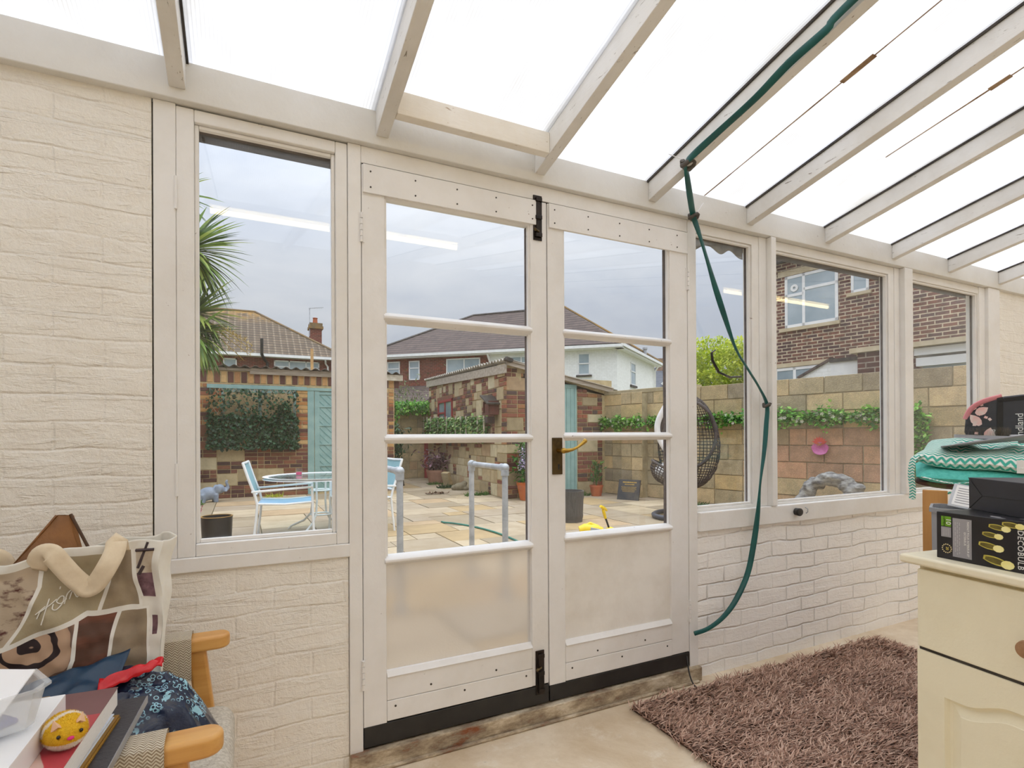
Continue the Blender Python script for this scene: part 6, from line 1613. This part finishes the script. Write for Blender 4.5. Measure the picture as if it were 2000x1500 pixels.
# handwriting on the bag
pts_h = [[(.0, .0), (.07, .045)], [(.01, -.03), (.035, .02)], [(.045, -.075), (.075, .03), (.095, .09)], [(.035, .015), (.1, .05), (.14, .075)],
         [(.12, .05), (.115, .02), (.14, .01), (.175, .04), (.185, .075), (.165, .085), (.14, .06), (.165, .04), (.2, .06)],
         [(.185, .03), (.205, .09), (.235, .115)], [(.215, .05), (.235, .1), (.262, .05), (.285, .1), (.315, .14), (.335, .15), (.325, .08), (.335, .06), (.36, .07), (.385, .095)],
         [(.16, .135), (.165, .15)], [(.235, .15), (.26, .24)]]
b = MB()
for st in pts_h:
    P = [bf(.44 + x * .66, .72 + z * .75, .0042) for x, z in st]
    b.tube(cat(P, 4) if len(P) > 2 else P, .0013, 5)
b.build('lettering', M['bag_white'], t)
b = MB()
tip = Vector((-.50, -.215, .985)); L0, L1_, L2 = bagpt(.24, .86) + dpv * .03, bagpt(.66, .80) + dpv * .03, bagpt(.55, .80) + dpv * .10
tip = bagpt(.535, 1.0) + Vector((0, .045, .073))
for A, B, k in ((L0, L1_, -.02), (L1_, L2, .012), (L2, L0, .012)):
    b.grid(lambda u, v, A=A, B=B, k=k: (A + (B - A) * u) * (1 - v) + (tip + (A + (B - A) * u - (A + B) / 2) * .2) * v + fw * (-k) * math.sin(math.pi * u) * (1 - v * .5), 16, 12)
t2 = thing('brown_pouch', 'brown leathery folded pouch poking out of the tote bag', 'pouch')
b.build('body', pbr('brown waxed cloth', '#9a6a3c', '#6f4a2a', 7, .5, 0, .3, 16), t2, smooth=60)
b = MB(); b.tube([tip + Vector((.012, -.004, .002)), (tip + L1_) / 2 + Vector((.022, -.012, .006)), L1_ + Vector((.02, -.01, 0))], .0035, 6); b.build('seam', pbr('dark seam', '#5e3f24', '#4d331d', 8, .6), t2, smooth=50)

# navy carrier bag
def navy():
    m, nt, b = base('navy carrier plastic'); o = coord(nt)
    v1 = nd(nt, 'ShaderNodeTexVoronoi', {'Vector': nd(nt, 'ShaderNodeMapping', {'Vector': o, 'Scale': (1, 1.5, 1)}).outputs[0], 'Scale': 78.0}); v1.feature = 'F1'
    ringf = math_(nt, 'ABSOLUTE', math_(nt, 'SUBTRACT', v1.outputs[0], .36))
    p = ramp(nt, ringf, [(.05, 1.0), (.09, 0.0)])
    n2 = ramp(nt, noise(nt, o, 34, 4, .6), [(.585, 0.0), (.60, 1.0)])
    s = nd(nt, 'ShaderNodeSeparateXYZ', {0: o}); x, z = s.outputs[0], s.outputs[2]
    reg = math_(nt, 'MULTIPLY', ramp(nt, math_(nt, 'ADD', x, .5), [(.26, 0.0), (.30, 1.0)]), ramp(nt, z, [(.495, 0.0), (.505, 1.0)]))
    msk = math_(nt, 'MULTIPLY', math_(nt, 'MAXIMUM', p, n2), reg)
    msk = math_(nt, 'MULTIPLY', msk, ramp(nt, noise(nt, o, 9, 2), [(.42, 0.0), (.48, 1.0)]))
    c = mix(nt, msk, lin('#1b2740'), lin('#9ccfe0')); setc(nt, b, c, .2, 0, noise(nt, o, 26, 4), .35, .01); return m
M['navy'] = navy()
t = thing('carrier_bag', 'crumpled navy plastic carrier bag with light blue print on the chair seat', 'bag', (0, 0, 0))
def nv(u, v):
    a = 2 * math.pi * u; r = v
    rx, ry = .178, .125
    p = Vector((-.235 + rx * r * math.cos(a), -.425 + ry * r * math.sin(a), 0))
    h = .148 * (1 - r ** 2.6) + .0
    q = Vector((p.x * 9 + p.y * 5, p.y * 22 - p.x * 6, .5))
    rid = .9 * (1 - abs(mnoise.noise(q))) ** 3 - .5 + .45 * (1 - abs(mnoise.noise(q * 1.7 + Vector((3, 1, 0))))) ** 3 + .10 * mnoise.noise(q * 3.5)
    h += .030 * rid * (1 - r ** 4) + (.06 * math.exp(-((p.x + .30) ** 2 / .004 + (p.y + .345) ** 2 / .002)))
    side = Vector((math.cos(a), math.sin(a), 0)) * .02 * mnoise.noise(Vector((math.cos(a) * 3, math.sin(a) * 3, 2)))
    return (p.x + side.x * r, p.y + side.y * r, .452 + max(.002, h))
b = MB(); b.grid(nv, 150, 70); b.build('body', M['navy'], t, smooth=70)
b = MB()
b.grid(lambda u, v: (-.43 + .19 * u - .02 * v, -.415 - .09 * v + .03 * u, .628 - .03 * v + .04 * u * (1 - v) + .012 * mnoise.noise(Vector((u * 4, v * 3, 5)))), 24, 16)
b.build('flap', pbr('dark navy film', '#17304a', '#1f3d58', 5, .3, 0, .3, 12), t, smooth=70, solid=.002)
b = MB(); b.grid(lambda u, v: (-.287 + .118 * u, -.475 + .033 * v + .02 * u, .612 + .026 * u + .016 * math.sin(math.pi * v) + .012 * mnoise.noise(Vector((u * 6, v * 4, 1)))), 24, 10)
tag(b.build('red_packet', pbr('glossy red film', '#e0202a', '#c8141f', 8, .25, 0, .3, 14), smooth=70, solid=.004), 'crumpled glossy red packet in the mouth of the navy bag', 'packet')

# stack of books, box and tub on the near arm
b = MB(); b.box(-.55, -.36, -.735, -.50, .452, .632)
tag(b.build('storage_box', pbr('brown storage carton', '#9c8468', '#8a745a', 5, .9), bevel=.003), 'brown carton on the chair seat under the book stack', 'box')
t = thing('box_file', 'flat black box file under the notebooks on the near chair arm', 'box file', (-.175, -.65, .634), R(-4))
b = MB(); b.box(-.26, .0, -.42, .012, .0, .016); b.build('cover', pbr('black textured board', '#343236', '#3d3b40', 60, .5, 0, .2, 120), t, bevel=.001)
b = MB(); b.box(.0, .0016, -.42, .012, .002, .0155); b.build('edge', pbr('silver edge', '#b9bcc2', '#a5a8ae', 6, .3, .6), t)
for k, (c, lb, x, y) in enumerate((('#e9e4d6', 'gold edged notebook, lowest, directly on the black file', 0, .0), ('#d8d2c2', 'gold edged notebook, upper of the two beneath the big book', -.006, -.012))):
    t = thing('notebook', lb, 'notebook', (-.205 + x, -.725 + y, .6505 + k * .0085), R(-6), 'gold edged notebooks under the book')
    b = MB(); b.box(-.15, 0, -.3, 0, 0, .0016); b.box(-.15, 0, -.3, 0, .0062, .0078); b.build('cover', pbr('gold foil cover', '#c79a4a', '#a9803a', 8, .35, .7) if k == 0 else pbr('pale blue cover', '#dfe5ee', '#d0d8e4', 8, .5), t)
    b = MB(); b.box(-.149, -.002, -.299, -.002, .0016, .0062); b.build('pages', pbr('page edge', c, '#cfc7b4', 60, .8), t)
    b = MB()
    for q in range(70): b.tube([(.001 + .002 * math.cos(a), -.006 - q * .0042, .004 + .0042 * math.sin(a)) for a in (0, 1.57, 3.14, 4.71)], .0005, 4, True)
    if k == 0: b.build('spiral', pbr('gold wire', '#d6a955', '#c09343', 8, .3, .9), t)
t = thing('book', 'big paperback with plum and pink cover under the hamster toy', 'book', (-.212, -.703, .668), R(-4))
b = MB(); b.box(-.235, 0, -.33, 0, .0, .031); b.build('pages', pbr('white pages', '#f0efec', '#e4e2de', 80, .8, 0, .2, 200, (1, 1, 20)), t)
M['plum'] = pbr('plum cover', '#6c4a4d', '#7a5356', 3, .35)
b = MB()
def mfb(u, v):
    x, y = -.235 + .236 * u, -.33 + .331 * v
    if y > -.085 - .02 * u: return 0
    return 1 if (x + .085) > -.55 * (y + .12) * (.6 if y > -.2 else .8) - .0 else 2
b.grid(lambda u, v: (-.236 + .237 * u, -.331 + .332 * v, .0325), 170, 220, mfb)
b.build('cover', [M['plum'], pbr('rose red print', '#c2464f', '#a93a45', 5, .35), pbr('pale blush print', '#e2c8bd', '#d6b5aa', 3, .35)], t, solid=.0016)
# hamster toy
t = thing('hamster_toy', 'yellow and white plush toy hamster on the big book', 'toy', (-.243, -.905, .7025), R(-66))
t.scale = (.76, .76, .76)
# local +x is the way it faces
def fur(name, mat, fn, n, L, seed):
    b = MB(); r = random.Random(seed)
    for _ in range(n):
        p, d = fn(r); b.leaf(p, Vector(d) + Vector((r.uniform(-.4, .4), r.uniform(-.4, .4), r.uniform(-.5, .2))), (0, 0, 1), L * r.uniform(.7, 1.3), .0022, .2, 1)
    return b
hr = (.043, .036, .033)
def ell(a, e): return Vector((hr[0] * math.cos(e) * math.cos(a), hr[1] * math.cos(e) * math.sin(a), .031 + hr[2] * math.sin(e)))
def zone(p):
    if p.z < .019: return 1
    if abs(p.y) < .0042 and False: return 1
    st = p.x + .004 * math.sin(p.y * 90)
    if -.004 < st < .007 and p.z > .03: return 1
    return 0
bb = MB(); bb.grid(lambda u, v: ell(2 * math.pi * u, -math.pi / 2 + math.pi * v) , 40, 24, lambda u, v: zone(ell(2 * math.pi * u, -math.pi / 2 + math.pi * v)))
yl = island('yellow plush', ['#e7ba1f', '#dcae1a', '#efc633', '#d3a416'], .95, 30, .2, .4); wl = island('white plush', ['#f3ece0', '#ece2d3', '#f7f2ea'], .95, 30, .1, .4)
body = bb.build('body', [yl, wl], t, smooth=60)
b0, b1 = MB(), MB(); r = random.Random(9)
for _ in range(11000):
    a, sv = r.uniform(0, 6.283), r.uniform(-1, 1); p = ell(a, math.asin(sv)); nrm_ = Vector((p.x / hr[0] ** 2, p.y / hr[1] ** 2, (p.z - .031) / hr[2] ** 2)).normalized()
    (b1 if zone(p) else b0).leaf(p, nrm_ + Vector((r.uniform(-.8, .2), r.uniform(-.6, .6), r.uniform(-.7, .1))), (r.uniform(-1, 1), r.uniform(-1, 1), 1), .0036 * r.uniform(.6, 1.3), .0015, .2, 1)
b0.build('yellow_fur', yl, body); b1.build('white_fur', wl, body)
for s in (-1, 1):
    b = MB(); p = ell(s * .62, .62); b.add([p + Vector((0, -.010, -.003)), p + Vector((0, .010, -.003)), p + Vector((-.002, s * .006, .017)), p + Vector((.006, 0, .004))], [(0, 1, 2), (0, 3, 2), (1, 3, 2)]); b.build('ear', pbr('peach felt', '#eec6a4', '#e2b48e', 20, .9), t, solid=.0015)
    b = MB(); b.ball(ell(s * .52, .17) + Vector((.002, 0, 0)), .0036, 12, 8); b.build('eye', pbr('dark bead', '#2a2113', '#1c160e', 8, .15), t, smooth=60)
b = MB(); b.ball(ell(0, -.02) + Vector((.002, 0, 0)), (.004, .006, .0035), 12, 8); b.build('nose', pbr('pink felt', '#e23a86', '#d22f78', 20, .8), t, smooth=60)
# white box, tub and card
t = thing('white_box', 'flat white card box beneath the clear plastic tub', 'box', (-.267, -.797, .7015), R(-2))
b = MB(); b.box(-.22, 0, -.34, 0, 0, .0385); b.build('carton', pbr('white card', '#f1f1f1', '#e9e9ea', 4, .5), t, bevel=.001)
b = MB(); b.box(-.222, -.055, -.345, -.035, .0385, .047); b.build('sleeve', pbr('white paper sleeve', '#ebebee', '#e2e2e6', 4, .6), t, bevel=.001)
t = thing('plastic_tub', 'clear plastic food tub with a white card in it, at the left edge', 'tub', (-.275, -.892, .7495), R(28))
b = MB()
rings = [rr_(.05, .04, 0, .014), rr_(.062, .05, .052, .018), rr_(.068, .056, .054, .02), rr_(.068, .056, .058, .02), rr_(.061, .049, .057, .018), rr_(.049, .039, .002, .014)]
MT = Matrix.Translation((-.062, .008, 0)); b.M = MT
for A, B in zip(rings, rings[1:]): b.add(A + B, [(i, (i + 1) % 8, 8 + (i + 1) % 8, 8 + i) for i in range(8)])
b.add(rings[0], [tuple(range(8))]); b.add(rings[-1], [tuple(range(8))])
def tubm():
    m, nt, bs = base('cloudy clear plastic'); setc(nt, bs, (.93, .95, .96, 1), .12)
    tr = nd(nt, 'ShaderNodeBsdfTransparent', {'Color': (.96, .97, .98, 1)}); mx = nd(nt, 'ShaderNodeMixShader', {0: .30, 1: tr.outputs[0], 2: bs.outputs[0]}); nt.links.new(mx.outputs[0], nt.nodes['Material Output'].inputs[0]); return m
b.build('tub', tubm(), t, smooth=40)
b = MB(MT); b.obox((-.005, 0, .006), (.07, .05, .008), (0, 0, .3)); b.build('blue_cloth', pbr('blue violet cloth', '#5a62a8', '#474e8f', 14, .8), t, bevel=.003)
t = thing('white_card', 'blank white card standing tilted in the plastic tub', 'card', (-.352, -.905, .768), R(-28))
b = MB(Matrix.Rotation(R(-52), 4, 'X')); b.box(-.085, .042, 0, .002, -.02, .075); b.build('card', pbr('plain white paper', '#f7f7f8', '#f1f1f3', 4, .6), t)
